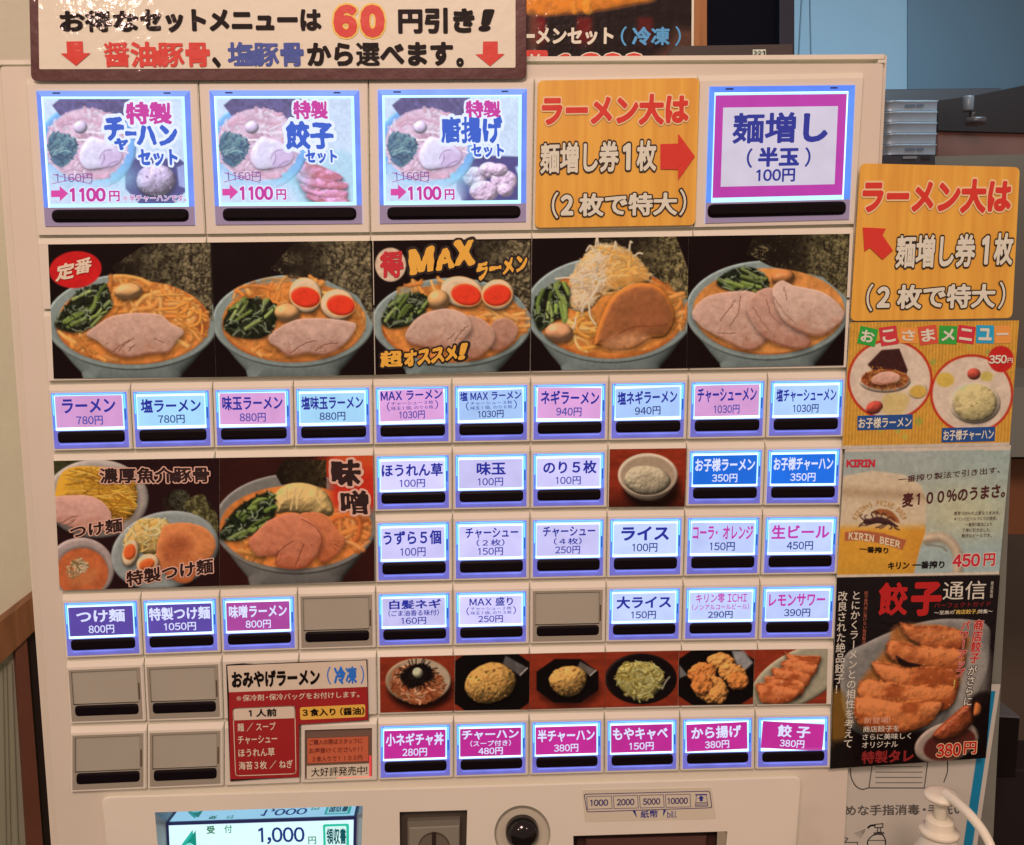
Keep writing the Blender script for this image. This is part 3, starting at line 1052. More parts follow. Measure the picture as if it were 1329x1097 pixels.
def std(name, price, m=None, n=(.06, .94), mid=None, pm=None, pw=.40, bd=.03):
    m = m or NAVY; pm = pm or NAVYT
    if mid is None:
        return [(name, n[0], .09, n[1], .55, m, bd), (price + '円', .5 - pw / 2, .64, .5 + pw / 2, .93, pm, .016)]
    out = [(name, n[0], .05, n[1], .39, m, bd)] if not isinstance(mid, tuple) else [(name, n[0], .03, n[1], .34, m, bd)]
    if isinstance(mid, tuple):
        out += [('（', .11, .37, .16, .67, m, .0), ('）', .86, .37, .91, .67, m, .0),
                (mid[0], .18, .375, .84, .495, m, .004), (mid[1], .18, .53, .84, .65, m, .004)]
    else:
        w = min(.46, .036 * len(mid) + .08)
        out += [(mid, .5 - w, .425, .5 + w, .645, m, .014)]
    out += [(price + '円', .5 - pw / 2, .69, .5 + pw / 2, .95, pm, .018)]
    return out


J = [(0, 0, 0), (.1, 0, 0), (.3, .3, .2), (0, 0, .2), (-1.3, .2, -.8), (-1.0, .3, -.4), (1.6, .3, .2), (-1.3, 0, 0), (-.3, 0, .2), (0, .3, .3)]
MX = ('チャーシュー３枚', '味玉１個、のり６枚')
for c, (nm, pr, cc, nn, mid) in enumerate([
        ('ラーメン', '780', PINK, (.10, .90), None), ('塩ラーメン', '780', CYAN, (.05, .95), None),
        ('味玉ラーメン', '880', PINK, (.04, .96), None), ('塩味玉ラーメン', '880', CYAN, (.02, .98), None),
        ('MAX ラーメン', '1030', PINK, (.02, .98), MX), ('塩 MAX ラーメン', '1030', SKY, (.02, .98), MX),
        ('ネギラーメン', '940', PINK, (.05, .97), None), ('塩ネギラーメン', '940', SKY, (.03, .96), None),
        ('チャーシューメン', '1030', PINK, (.04, .96), None), ('塩チャーシューメン', '1030', SKY, (.03, .97), None)]):
    button(2, c, cc, std(nm, pr, NAVY, nn, mid, DKB if c % 2 else NAVYT), *J[c], label='lit menu button whose card reads %s %s円' % (nm, pr))

for c, nm, pr, nn in ((4, 'ほうれん草', '100', (.02, .98)), (5, '味玉', '100', (.28, .74)), (6, 'のり５枚', '100', (.10, .95))):
    button(3, c, LAV, std(nm, pr, NAVY, nn, None, NAVYT, .40), 0, 0, .4, label='lit menu button whose card reads %s %s円' % (nm, pr))
for c, nm in ((8, 'お子様ラーメン'), (9, 'お子様チャーハン')):
    button(3, c, BLU, std(nm, '350', WHT, (.03, .97), None, WHT, .40), 0, .2, .2, label='lit blue menu button whose card reads %s 350円' % nm)
button(4, 4, LAV, std('うずら５個', '100', NAVY, (.03, .95), None, NAVYT, .40), label='lit menu button whose card reads うずら５個 100円')
for c, k, pr in ((5, '２', '150'), (6, '４', '250')):
    button(4, c, LAV, std('チャーシュー', pr, NAVY, (.10, .94), '（%s枚）' % k, NAVYT, .40, .024), label='lit menu button whose card reads チャーシュー %s枚 %s円' % (k, pr))
button(4, 7, ICE, std('ライス', '100', NAVY, (.12, .88), None, DKB, .40, .04), label='lit menu button whose card reads ライス 100円')
button(4, 8, ICE, std('コーラ･オレンジ', '150', MAG, (.02, .98), None, DKB, .40), .6, label='lit menu button whose card reads コーラ･オレンジ 150円')
button(4, 9, ICE, std('生ビール', '450', MAG, (.04, .96), None, DKB, .42), label='lit menu button whose card reads 生ビール 450円')
WT2 = WHT
button(5, 0, PUR, std('つけ麺', '800', WT2, (.12, .88), None, WT2, .40), label='lit purple menu button whose card reads つけ麺 800円')
button(5, 1, PUR, std('特製つけ麺', '1050', WT2, (.02, .98), None, WT2, .50), label='lit purple menu button whose card reads 特製つけ麺 1050円')
button(5, 2, ROSE, std('味噌ラーメン', '800', WT2, (.04, .96), None, WT2, .40), label='lit pink menu button whose card reads 味噌ラーメン 800円')
button(5, 4, LAV, std('白髪ネギ', '160', NAVY, (.11, .94), '（ごま油香る味付）', NAVYT, .40), label='lit menu button whose card reads 白髪ネギ 160円')
button(5, 5, LAV, std('MAX 盛り', '250', NAVY, (.16, .86), ('チャーシュー２枚', '味玉１個、のり３枚'), NAVYT, .40, .02), label='lit menu button whose card reads MAX 盛り 250円')
button(5, 7, ICE, std('大ライス', '150', NAVY, (.06, .94), None, DKB, .40, .035), label='lit menu button whose card reads 大ライス 150円')
button(5, 8, ICE, std('キリン零 ICHI', '290', MAG, (.10, .92), '（ノンアルコールビール）', DKB, .40, .014), label='lit menu button whose card reads キリン零 ICHI 290円')
button(5, 9, ICE, std('レモンサワー', '390', MAG, (.04, .94), None, DKB, .42), label='lit menu button whose card reads レモンサワー 390円')
for c, nm, pr, nn, t, mid in ((4, '小ネギチャ丼', '280', (.03, .97), .2, None), (5, 'チャーハン', '480', (.03, .96), 0, '（スープ付き）'), (6, '半チャーハン', '380', (.03, .97), -.2, None),
                              (7, 'もやキャベ', '150', (.03, .93), -.3, None), (8, 'から揚げ', '380', (.08, .90), -1.6, None), (9, '餃 子', '380', (.25, .78), 4.2, None)):
    button(7, c, MGT, std(nm, pr, WHT, nn, mid, WHT, .40), t, 0, 1.4 if c == 9 else .4, label='lit magenta menu button whose card reads %s %s円' % (nm, pr))
for r, c in ((5, 3), (5, 6), (6, 0), (6, 1), (7, 0), (7, 1)):
    button(r, c, None, [], lit=False, label='unlit blank menu button')

# picture windows of the panel: frames behind the printed cards
for k in range(5):
    module(face(1, 1.5, 2 * k, 2 * k + 2, 10)); module(face(1.5, 2, 2 * k, 2 * k + 2))
for k in range(2):
    module(face(3, 4, 2 * k, 2 * k + 2)); module(face(4, 5, 2 * k, 2 * k + 2))
module(face(3, 4, 7, 8))
for c in range(2, 10):
    module(face(6, 7, c, c + 1))
module(face(7, 8, 2, 3))

# half-blank button with two stickers and a red lamp behind
q = face(7, 8, 3, 4); bq = inset(q, 6, 5, 7, 2)
module(q, hole=bq)
mb = MB()
p = np.array(bq)
mb.add(P(p[:, 0], p[:, 1], -.0022), [[0, 1, 2, 3]], mat('sold_window', (112, 76, 62), .35))
PL(mb, subq(bq, .48, .955, .97, .995), em((250, 70, 64), 2.5, 0, 'red_lamp'), -.0019)
PL(mb, subq(bq, .955, .55, .99, .95), em((206, 60, 62), 1.2, 0, 'red_lamp'), -.0019)
b = mb.build('menu_button', machine); b['label'] = 'unlit menu button covered by an orange and a white sticker, a red lamp glowing at its lower edge'
mb = MB()
ORST = mat('orange_sticker', (190, 84, 54), .5)
sq = subq(bq, .04, .17, .945, .66); mb.slab(sq, -.0012, .0005, ORST)
DR = mat('ink_brown', (112, 34, 24), .5)
for k, t in enumerate(('ご購入の際はスタッフに', 'お声掛けください！！！', '３食入りで１１００円')):
    T(mb, t, subq(sq, .03 + .05 * (k == 2), .05 + .34 * k, .90, .27 + .34 * k), DR, .012, d=-.0010)
sq2 = subq(bq, .03, .715, .955, .965); mb.slab(sq2, -.0010, .0005, PAPER)
T(mb, '大好評発売中！', subq(sq2, .07, .14, .97, .86), INK, .006, d=-.0008)
mb.build('sticker', b)

# ------------------------------------------------------------------ big lit buttons of the top row
z = Zm(40, 110, 5.774)


def set_pic(q, kind, ox):
    """washed-out, backlit picture of a set meal; ox shifts the drawing to its own button"""
    p = Pic(q, .95, (204, 222, 252))
    zz = Zm(40 + ox, 110, 5.774)
    p.tintf(lambda X, Y, c: c + ((fbm(X, Y, 40, 3) - .5) * 22)[..., None])
    if kind == 0:
        p.flat(zz.G((705, 660), (790, 540), (1120, 560), (1170, 600), (1160, 800), (1060, 900), (820, 900), (710, 780), sm=False), (66, 66, 128), 2)
        p.flat(zz.G((1095, 620), (1160, 590), (1165, 780), (1110, 760), sm=False), (150, 160, 220), 2)
        fried_rice(p, zz.E(938, 715, 145, 122), 5, (196, 178, 218), 130, 1.3, ((110, 90, 130), (130, 100, 150), (96, 90, 120)), [(214, 196, 236), (190, 166, 206), (172, 150, 190)], .3)
    elif kind == 1:
        p.flat(zz.G((640, 700), (760, 540), (1120, 520), (1120, 900), (760, 900)), (176, 214, 240), 6)
        gyoza_row(p, [zz.G((700, 610), (800, 580), (960, 640), (1060, 700), (960, 740), (780, 700)),
                      zz.G((700, 660), (800, 690), (980, 720), (1085, 740), (1060, 790), (860, 780), (730, 730)),
                      zz.G((730, 740), (850, 780), (1020, 790), (1090, 800), (1060, 860), (900, 850), (780, 810)),
                      zz.G((780, 820), (900, 850), (1080, 850), (1085, 895), (930, 905), (820, 870))], 4, (226, 146, 196), 1.4)
    else:
        p.flat(zz.G((640, 780), (660, 620), (830, 530), (1120, 540), (1140, 900), (700, 900), sm=False), (62, 56, 120), 2)
        p.flat(zz.G((1085, 620), (1150, 580), (1150, 820), sm=False), (190, 220, 250), 3)
        for k, (x, y, a, b_) in enumerate(((780, 690, 90, 75), (890, 640, 80, 60), (1000, 720, 100, 80), (850, 800, 110, 80), (960, 640, 70, 50), (1010, 790, 60, 50))):
            p.blob(zz.E(x, y, a, b_), (222, 186, 220), r=9, amp=.6, ta=.6, ts=5, seed=k + 3, sp=.1, var=.1, lo=.5)
    # bowl of ramen
    p.blob(zz.E(415, 470, 375, 330), (112, 170, 240), r=5, amp=.3, var=.04, sp=.05)
    p.flat(zz.E(440, 700, 330, 110), (150, 214, 244), 30, .7)
    p.flat(zz.G((160, 155), (235, 92), (745, 95), (740, 120), (700, 330), (560, 300), (430, 190), (220, 235), sm=False), (84, 76, 128), 1.5, var=.28, vs=5)
    p.specks(zz.G((400, 100), (740, 100), (690, 260), (560, 220), sm=False), 60, .9, [(140, 130, 170), (60, 54, 100)], 7, .7)
    s = zz.E(418, 450, 310, 272)
    p.flat(s, (222, 184, 212), 2.5, var=.14, vs=12, seed=3)
    p.strands(s, 60, 3.6, [(238, 222, 244), (214, 158, 184)], 24, .5, None, 19, shd=.2, a=.7)
    p.strands(s, 46, 3.0, [(232, 204, 234), (222, 178, 206), (240, 218, 242), (210, 160, 192)], 26, .8, None, 9, shd=.25)
    p.blob(zz.E(372, 320, 52, 48), (216, 196, 234), r=8, amp=.6, sp=.2)
    spg = zz.G((130, 420), (180, 360), (300, 390), (345, 460), (320, 540), (230, 620), (150, 540))
    p.flat(spg, (60, 92, 124), 2, var=.25)
    p.strands(spg, 62, 2.0, [(104, 146, 160), (76, 116, 142), (46, 76, 110), (126, 164, 176)], 22, .5, -60, 4, spread=.7)
    pg = zz.G((370, 480), (440, 390), (520, 400), (600, 430), (690, 520), (650, 600), (540, 630), (420, 640), (360, 570))
    p.shade(pg, .2, 0, 3, 4)
    p.blob(pg, (226, 216, 248), r=9, amp=.3, ta=.05, sp=.05, var=.04, edge=(206, 160, 200), ew=3)
    p.flat(zz.G((530, 560), (560, 500), (640, 490), (690, 530), (640, 600), (540, 620)), (206, 174, 222), 8, .8)
    for pts in ([(515, 555), (530, 520), (560, 495), (600, 490)], [(530, 600), (550, 560), (548, 520)], [(560, 625), (600, 590), (650, 570)]):
        p.strand(curve(zz.p(pts)), 1.2, (120, 84, 140), .7, 0)
    p.tintf(lambda X, Y, c: c * .90 + np.array((22, 25, 26.)))
    p.flat(zz.G((100, 840), (130, 600), (260, 700), (470, 720), (660, 760), (640, 900), (100, 900)), (204, 222, 252), 14, .75)
    return p


SETB = [(0, [(47, 117.8), (246, 117.8), (253, 292.5), (58.5, 294)], 0), (2, [(271.6, 117.3), (466, 117.3), (470, 290.5), (280, 292)], 222.5), (4, [(490.2, 116.5), (683.8, 115.5), (682.5, 288), (493, 290.5)], 441)]
MGL = em((190, 56, 156)); BLB = em((44, 92, 200)); HALO = em((220, 234, 255))
for k, (c, bq, ox) in enumerate(SETB):
    q = face(0, 1, c, c + 2, 11.5)
    module(q, hole=bq)
    mb = MB()
    win = np.array(subq(bq, .03, .045, .965, .862)); o = P(np.array(bq)[:, 0], np.array(bq)[:, 1], .0006)
    i = P(win[:, 0], win[:, 1], .0006); ib = i + [0, .0016, 0]; ob = o + [0, .004, 0]
    lo = np.array(subq(bq, 0, .86, 1, .86)); L = P(lo[:, 0], lo[:, 1], .0006)
    V = np.concatenate([ob, o, i, ib, L[:2]])
    mb.add(V, [[4, 5, 9, 8], [0, 1, 5, 4]], em((126, 166, 250), 1, .1, 'lit_acrylic'))
    mb.add(V, [[5, 17, 10, 9], [16, 4, 8, 11], [1, 2, 6, 17, 5], [3, 0, 4, 16, 7]], GLOWS)
    mb.add(V, [[16, 11, 10, 17, 6, 7], [2, 3, 7, 6]], mat('clear_lip', (150, 124, 150), .3, .4))
    mb.add(V, [[8, 9, 13, 12], [9, 10, 14, 13], [10, 11, 15, 14], [11, 8, 12, 15]], BACKW)
    for a_, b_ in ((.105, .155), (.83, .875)): PL(mb, subq(bq, a_, .012, b_, .024), em((30, 50, 110)), .0008)
    b = mb.build('menu_button', machine)
    nm = ('チャーハン', '餃子', '唐揚げ')[k]
    b['label'] = 'large lit menu button with a picture of a ramen set, reading 特製%sセット 1100円' % nm
    mb = MB(); mb.add(ib, [[0, 1, 2, 3]], BACK); mb.build('backlight', b)
    pq = subq(bq, .045, .062, .945, .835)
    pic = set_pic(pq, k, ox)
    pic.mesh('picture_card', b, -.0003, emit=1.0, rough=.3)
    mb = MB(); X = ox
    bx = lambda x0, y0, x1, y1, s=0.0: box(40 + X + x0 / 5.774, 110 + y0 / 5.774, 40 + X + x1 / 5.774, 110 + y1 / 5.774, s, .03)
    D = .0004; h1 = [(.11, HALO)]; h2 = [(.13, HALO)]
    if k == 0:
        T(mb, '特製', bx(710, 130, 1055, 300), MGL, .045, D, h1, .012, cap=.44)
        T(mb, 'チ', bx(545, 235, 700, 425), BLB, .065, D, h2, .015)
        T(mb, 'ャ', bx(625, 400, 730, 490), BLB, .065, D, h2, .015)
        T(mb, 'ー', bx(705, 300, 790, 440), BLB, .06, D, h2, .01)
        T(mb, 'ハン', bx(790, 300, 1100, 460), BLB, .065, D, h2, .015)
        T(mb, 'セット', bx(800, 485, 1100, 610), BLB, .05, D, h2, .012)
        T(mb, '※半チャーハンです。', bx(690, 825, 1165, 875), MGL, .012, D, [(.06, HALO)])
    elif k == 1:
        T(mb, '特製', bx(680, 120, 940, 260), MGL, .045, D, h1, .012, cap=.44)
        T(mb, '餃子', bx(620, 270, 985, 485), BLB, .05, D, h2, .014, cap=.48)
        T(mb, 'セット', bx(770, 490, 1010, 590), BLB, .05, D, h2, .012)
    else:
        T(mb, '特製', bx(710, 118, 975, 250), MGL, .045, D, h1, .012, cap=.44)
        T(mb, '唐揚げ', bx(520, 235, 985, 440), BLB, .05, D, h2, .014, cap=.42)
        T(mb, 'セット', bx(750, 445, 1000, 545), BLB, .05, D, h2, .012)
    s = 1.0 if k == 0 else .93; yo = 0 if k == 0 else -12
    def sx(v): return 130 + (v - 130) * s
    T(mb, '1160円', bx(sx(185), 665 + yo, sx(460), 735 + yo), em((110, 84, 150)), .004, D)
    for y0, y1 in ((672, 745), (742, 672)):
        LN(mb, [(40 + X + sx(165) / 5.774, 110 + (y0 + yo) / 5.774), (40 + X + sx(455) / 5.774, 110 + (y1 + yo) / 5.774)], .9, em((168, 80, 160)), D + .0001)
    ar = arrow(40 + X + sx(152) / 5.774, 110 + (818 + yo) / 5.774, 40 + X + sx(280) / 5.774, 110 + (816 + yo) / 5.774, 8.6, 20, 11)
    PL(mb, ar, em((206, 70, 160)), D)
    T(mb, '1100', bx(sx(290), 772 + yo, sx(560), 878 + yo), MGL, .05, D, [(.06, HALO)], track=-.03)
    T(mb, '円', bx(sx(585), 795 + yo, sx(665), 875 + yo), MGL, .03, D, [(.06, HALO)])
    mb.build('lettering', b)
    mb = MB(); bar(mb, subq(bq, .05, .875, .965, .975), h=.002); mb.build('press_bar', b)

# 麺増し button
q = face(0, 1, 8, 10, 11.5); bq = [(921, 112.5), (1110, 110.5), (1102, 285), (915.5, 290)]
module(q, hole=bq)
mb = MB()
win = np.array(subq(bq, .035, .045, .955, .85)); o = P(np.array(bq)[:, 0], np.array(bq)[:, 1], .0006)
i = P(win[:, 0], win[:, 1], .0006); ib = i + [0, .0016, 0]; ob = o + [0, .004, 0]
lo = np.array(subq(bq, 0, .85, 1, .85)); L = P(lo[:, 0], lo[:, 1], .0006)
V = np.concatenate([ob, o, i, ib, L[:2]])
mb.add(V, [[4, 5, 9, 8], [0, 1, 5, 4]], em((86, 134, 246), 1, .1, 'lit_acrylic'))
mb.add(V, [[5, 17, 10, 9], [16, 4, 8, 11], [1, 2, 6, 17, 5], [3, 0, 4, 16, 7]], em((92, 146, 248), 1, .12, 'lit_acrylic'))
mb.add(V, [[16, 11, 10, 17, 6, 7], [2, 3, 7, 6]], mat('clear_lip', (150, 124, 150), .3, .4))
mb.add(V, [[8, 9, 13, 12], [9, 10, 14, 13], [10, 11, 15, 14], [11, 8, 12, 15]], BACKW)
for a_, b_ in ((.11, .165), (.83, .88)): PL(mb, subq(bq, a_, .012, b_, .026), em((30, 50, 110)), .0008)
b = mb.build('menu_button', machine); b['label'] = 'large lit menu button with a magenta border reading 麺増し（半玉）100円'
mb = MB(); mb.add(ib, [[0, 1, 2, 3]], BACK); mb.build('backlight', b)
mb = MB()
cq = subq(bq, .045, .065, .945, .815); mb.slab(cq, -.0004, .0006, em((178, 58, 162), 1, .08, 'lit_card'), cap0=False)
iq = subq(bq, .098, .155, .888, .735); PL(mb, iq, em((200, 194, 212), 1, .06, 'lit_card'), -.0002)
mb.build('card', b)
mb = MB()
T(mb, '麺増し', subq(iq, .08, .06, .92, .47), em((40, 50, 140)), .05, 0)
T(mb, '（', subq(iq, .22, .52, .27, .77), em((40, 50, 140)), .02, 0); T(mb, '）', subq(iq, .73, .52, .78, .77), em((40, 50, 140)), .02, 0)
T(mb, '半玉', subq(iq, .32, .51, .68, .76), em((40, 50, 140)), .045, 0)
T(mb, '100円', subq(iq, .31, .785, .65, .955), em((40, 50, 140)), .03, 0)
mb.build('lettering', b)
mb = MB(); bar(mb, subq(bq, .01, .86, .975, .965), h=.002); mb.build('press_bar', b)
module(face(0, 1, 6, 8, 11.5))

# ------------------------------------------------------------------ lower control plate
mb = MB()
pl = [(131, 1033.5), (490, 1020.5), (1041, 1007.5), (1013, 1420), (170, 1420)]
pl = [(131, 1034), (1041, 1007.5), (1010, 1420), (172, 1420)]
op = [[(201, 1054.5), (471, 1046), (466, 1180), (212, 1185)],           # display opening
      [(518.5, 1054), (606.5, 1051.5), (603, 1190), (520, 1190)],       # coin unit
      [(744, 1085), (944, 1079), (935, 1180), (746, 1180)]]             # bill slot
outer = rq([(131, 1034), (1041, 1007.5), (1010, 1420), (172, 1420)], 12, 6)
f0 = P(outer[:, 0], outer[:, 1], DB); f1 = P(outer[:, 0], outer[:, 1], .0006)
c = f1.mean(0); e = f1 - c; L = np.linalg.norm(e, axis=1, keepdims=True)
f2 = c + e * (1 - .0012 / L); f2[:, 1] = -.0015
mb.loft([f0, f1, f2], PLATE, cap1=False)
PD = .0015
# plate face built round the openings in vertical strips
xs0 = [131, 201, 471, 518.5, 606.5, 744, 944, 1041]
def top(x): return 1034 + (1007.5 - 1034) * (x - 131) / 910.0
def strip(pts): PL(mb, pts, PLATE, PD)
fr = P(outer[:, 0], outer[:, 1], PD)
# round the knob a dish is let in: ring of the plate
kc = (678, 1082); kr = 36.5
ring = ell(kc[0], kc[1], kr, kr, 48)
from mathutils.geometry import tessellate_polygon
def holed(a, holes, m, d):
    loops = [np.asarray(a)] + [P(np.array(h)[:, 0], np.array(h)[:, 1], d) for h in holes]
    tris = tessellate_polygon([[Vector(p) for p in l] for l in loops])
    V = np.concatenate(loops); fs = []
    for t in tris:
        n = np.cross(V[t[1]] - V[t[0]], V[t[2]] - V[t[0]])
        if np.linalg.norm(n) < 1e-12: continue
        fs.append(list(t) if n[1] < 0 else list(t)[::-1])
    mb.add(V, fs, m)
holed(f2, op + [ring], PLATE, PD)
plate = mb.build('control_plate', machine)

# display, sunk into the plate
mb = MB()
MIR = mat('display_surround', (150, 160, 180), .04, 1.0, metal=.75)
oq = P([201, 471, 466, 212], [1054.5, 1046, 1180, 1185], PD)
iq_ = P([215.5, 463, 461, 222], [1068, 1060, 1185, 1190], -.010)
mb.add(np.concatenate([oq, iq_]), [[0, 1, 5, 4]], MIR)
mb.add(np.concatenate([oq, iq_]), [[1, 2, 6, 5], [3, 0, 4, 7]], mat('display_side', (150, 132, 130), .3))
bez = mat('display_bezel', (40, 40, 86), .4)
PL(mb, [(215, 1067), (464, 1059), (462, 1230), (224, 1236)], bez, -.0102)
disp = mb.build('display', machine)
mb = MB()
scr = [(219, 1071.5), (459, 1064), (456, 1236), (226, 1240)]
PL(mb, scr, em((214, 246, 250), 1.05, .03, 'lit_screen'), -.0100)
TE = em((20, 150, 130)); 
PL(mb, [(250, 1077), (253, 1100), (258, 1130), (234, 1130), (236, 1096)], em((40, 176, 160)), -.0099)
PL(mb, [(240, 1097), (254, 1078), (255, 1100)], em((20, 140, 124)), -.0098)
PL(mb, ell(246, 1100, 6, 6, 16), em((150, 236, 230)), -.0098)
T(mb, '受', box(268, 1072, 278.5, 1082.5), em((14, 110, 70)), .03, -.0098)
T(mb, '付', box(291, 1071, 301, 1081.5), em((60, 150, 120)), .015, -.0098)
T(mb, '1,000', box(335, 1074, 395, 1096, -.01), em((20, 50, 120)), .02, -.0098, track=-.03)
T(mb, '円', box(400, 1086, 410, 1096), em((20, 130, 80)), .012, -.0098)
rbx = rq([(419, 1070), (453, 1069), (453, 1104), (420, 1105)], 3)
PL(mb, rbx, em((40, 190, 160)), -.0099)
PL(mb, rq([(422, 1073), (449.5, 1072), (449.5, 1101), (423, 1102)], 2), em((206, 244, 240)), -.0098)
T(mb, '領収書', box(423.5, 1075, 449, 1096, -.01), em((10, 80, 90)), .03, -.0097)
mb.build('screen', disp)

# coin unit
mb = MB()
G1 = mat('grey_metal', (112, 92, 78), .45, .4); G2 = mat('grey_metal_dark', (72, 54, 44), .5); G3 = mat('grey_metal_light', (128, 106, 90), .4)
c0 = rq([(518.5, 1054), (606.5, 1051.5), (603, 1190), (520, 1190)], 4, 3)
a = P(c0[:, 0], c0[:, 1], PD); bb_ = P(c0[:, 0], c0[:, 1], -.004)
mb.loft([a, bb_], G2, cap1=True)
blk = [(529, 1066), (597, 1063.5), (596, 1190), (530, 1190)]
mb.slab(blk, -.0005, .0035, G1)
holq = [(530, 1067), (596, 1065), (596, 1071), (530, 1073)]
blk2 = np.array([(531, 1075), (596, 1072), (596, 1190), (531, 1190)])
mb.slab(blk2, .0004, .0009, G3, .0005)
dish = ell(563.5, 1101, 21, 21, 30); PL(mb, dish, G2, .0006)
dish = ell(563.5, 1102.5, 20, 20, 30); PL(mb, dish, mat('grey_dish', (98, 78, 64), .5), .0008)
PL(mb, [(560.5, 1080), (566, 1080), (566, 1130), (560.5, 1130)], DARK, .001)
mb.build('coin_slot', machine)

# knob in a round dish
mb = MB()
r0 = ell(kc[0], kc[1], kr, kr, 48); r1 = ell(kc[0], kc[1] + 1, kr * .93, kr * .93, 48)
mb.loft([P(r0[:, 0], r0[:, 1], PD), P(r1[:, 0], r1[:, 1], -.0025)], mat('knob_dish', (188, 156, 134), .4), cap1=True, smooth=True)
mb.build('knob_dish', machine)
kcw = P(678, 1083, .002)
mb = MB(); rings = []
for k in range(11):
    t = k / 10 * math.pi / 2
    a = np.arange(32) * 2 * math.pi / 32
    R_ = .0099
    rings.append(np.stack([kcw[0] + R_ * math.cos(t) * np.cos(-a), np.full(32, kcw[1] - R_ * math.sin(t) * .8 + .002), kcw[2] + R_ * math.cos(t) * np.sin(-a)], 1))
base = rings[0] + [0, .003, 0]
mb.loft([base] + [r[:, :] for r in rings], mat('black_knob', (14, 9, 10), .12, .6), smooth=True)
mb.build('knob', machine)

# bill slot
mb = MB()
s0 = rq([(744, 1085), (944, 1079), (935, 1180), (746, 1180)], 5, 3)
s1 = rq([(749, 1088), (930, 1083), (924, 1180), (750, 1180)], 4, 3)
mb.loft([P(s0[:, 0], s0[:, 1], PD), P(s1[:, 0], s1[:, 1], -.009)], DARK, cap1=False)
PL(mb, [(747, 1086), (932, 1081), (926, 1180), (748, 1180)], mat('slot_inside', (66, 34, 28), .5), -.009)
mb.slab([(760, 1090.5), (918, 1086), (914, 1180), (762, 1180)], -.004, .004, mat('slot_block', (84, 48, 40), .5), .001)
PL(mb, [(931, 1079.5), (943.5, 1079.2), (935, 1180), (927, 1180)], mat('slot_cheek', (150, 122, 100), .45), .0012)
mb.build('bill_slot', machine)
mb = MB()
n2 = mat('ink_plum', (70, 52, 92), .5)
mb.slab(rq([(755.5, 1025.5), (923.5, 1022), (929.5, 1063), (759, 1067)], 3), PD + .00025, .0003, mat('clear_sticker', (204, 170, 146), .3))
fd = PD + .0004
fr = rq([(758, 1031), (921, 1027), (924, 1048.5), (762, 1054)], 3)
LN(mb, fr, 1.0, n2, fd, True)
for t, x0, x1 in (('1000', 761.5, 793.5), ('2000', 796, 827.5), ('5000', 830, 861), ('10000', 863.5, 895.5)):
    yy = 1034 - (x0 - 762) * .023
    q4 = [(x0, yy), (x1, yy - .8), (x1 + 1, yy + 15.6), (x0 + 1, yy + 16.4)]
    LN(mb, q4, .7, n2, fd, True)
    T(mb, t, box(x0 + 4.5 - (t == '10000') * 1.5, yy + 4, x1 - 4 + (t == '10000') * 1.5, yy + 12.5, -.024), n2, .03, fd, track=-.02)
PL(mb, [(902.5, 1031), (917.5, 1030.6), (917.5, 1032.2), (902.5, 1032.6)], NAVY_P, fd)
LN(mb, [(904, 1032), (902.5, 1047), (919, 1046.5), (916.5, 1031.5)], .7, n2, fd)
PL(mb, arrow(910.2, 1040, 909.8, 1032.5, 4, 8, 4), NAVY_P, fd)
for k in range(3): LN(mb, [(903, 1042 + k * 1.7), (918.6, 1041.6 + k * 1.7)], .7, n2, fd)
PL(mb, [(821, 1052.5), (824.5, 1052.4), (827, 1062)], NAVY_P, fd); PL(mb, [(861, 1051.4), (864.5, 1051.3), (860.5, 1060)], NAVY_P, fd)
T(mb, '紙幣', box(831.5, 1052, 854, 1062), NAVY_P, .014, fd)
T(mb, 'bill', box(866, 1053, 878.5, 1061.5), NAVY_P, .01, fd)
mb.build('lettering', plate)
# ------------------------------------------------------------------ printed pictures in the windows of the panel
OR = mat('ink_orange', (226, 150, 52), .45); OUT = mat('ink_outline', (20, 8, 6), .5); PNK = mat('ink_pale', (216, 176, 150), .5)
BGK = (27, 12, 11)


def photo(name_label, q, fn, bg=BGK, step=.95):
    p = Pic(q, step, bg)
    p.tintf(lambda X, Y, c: c * (.9 + .25 * fbm(X, Y, 30, 11))[..., None])
    fn(p)
    o = p.mesh('menu_photo', machine, .0007)
    o['label'] = name_label
    mb = MB(); mb.slab(q, .0006, .0010, mat('card_stock', (190, 160, 140), .6), cap0=False)
    mb.build('backing', o)
    return o


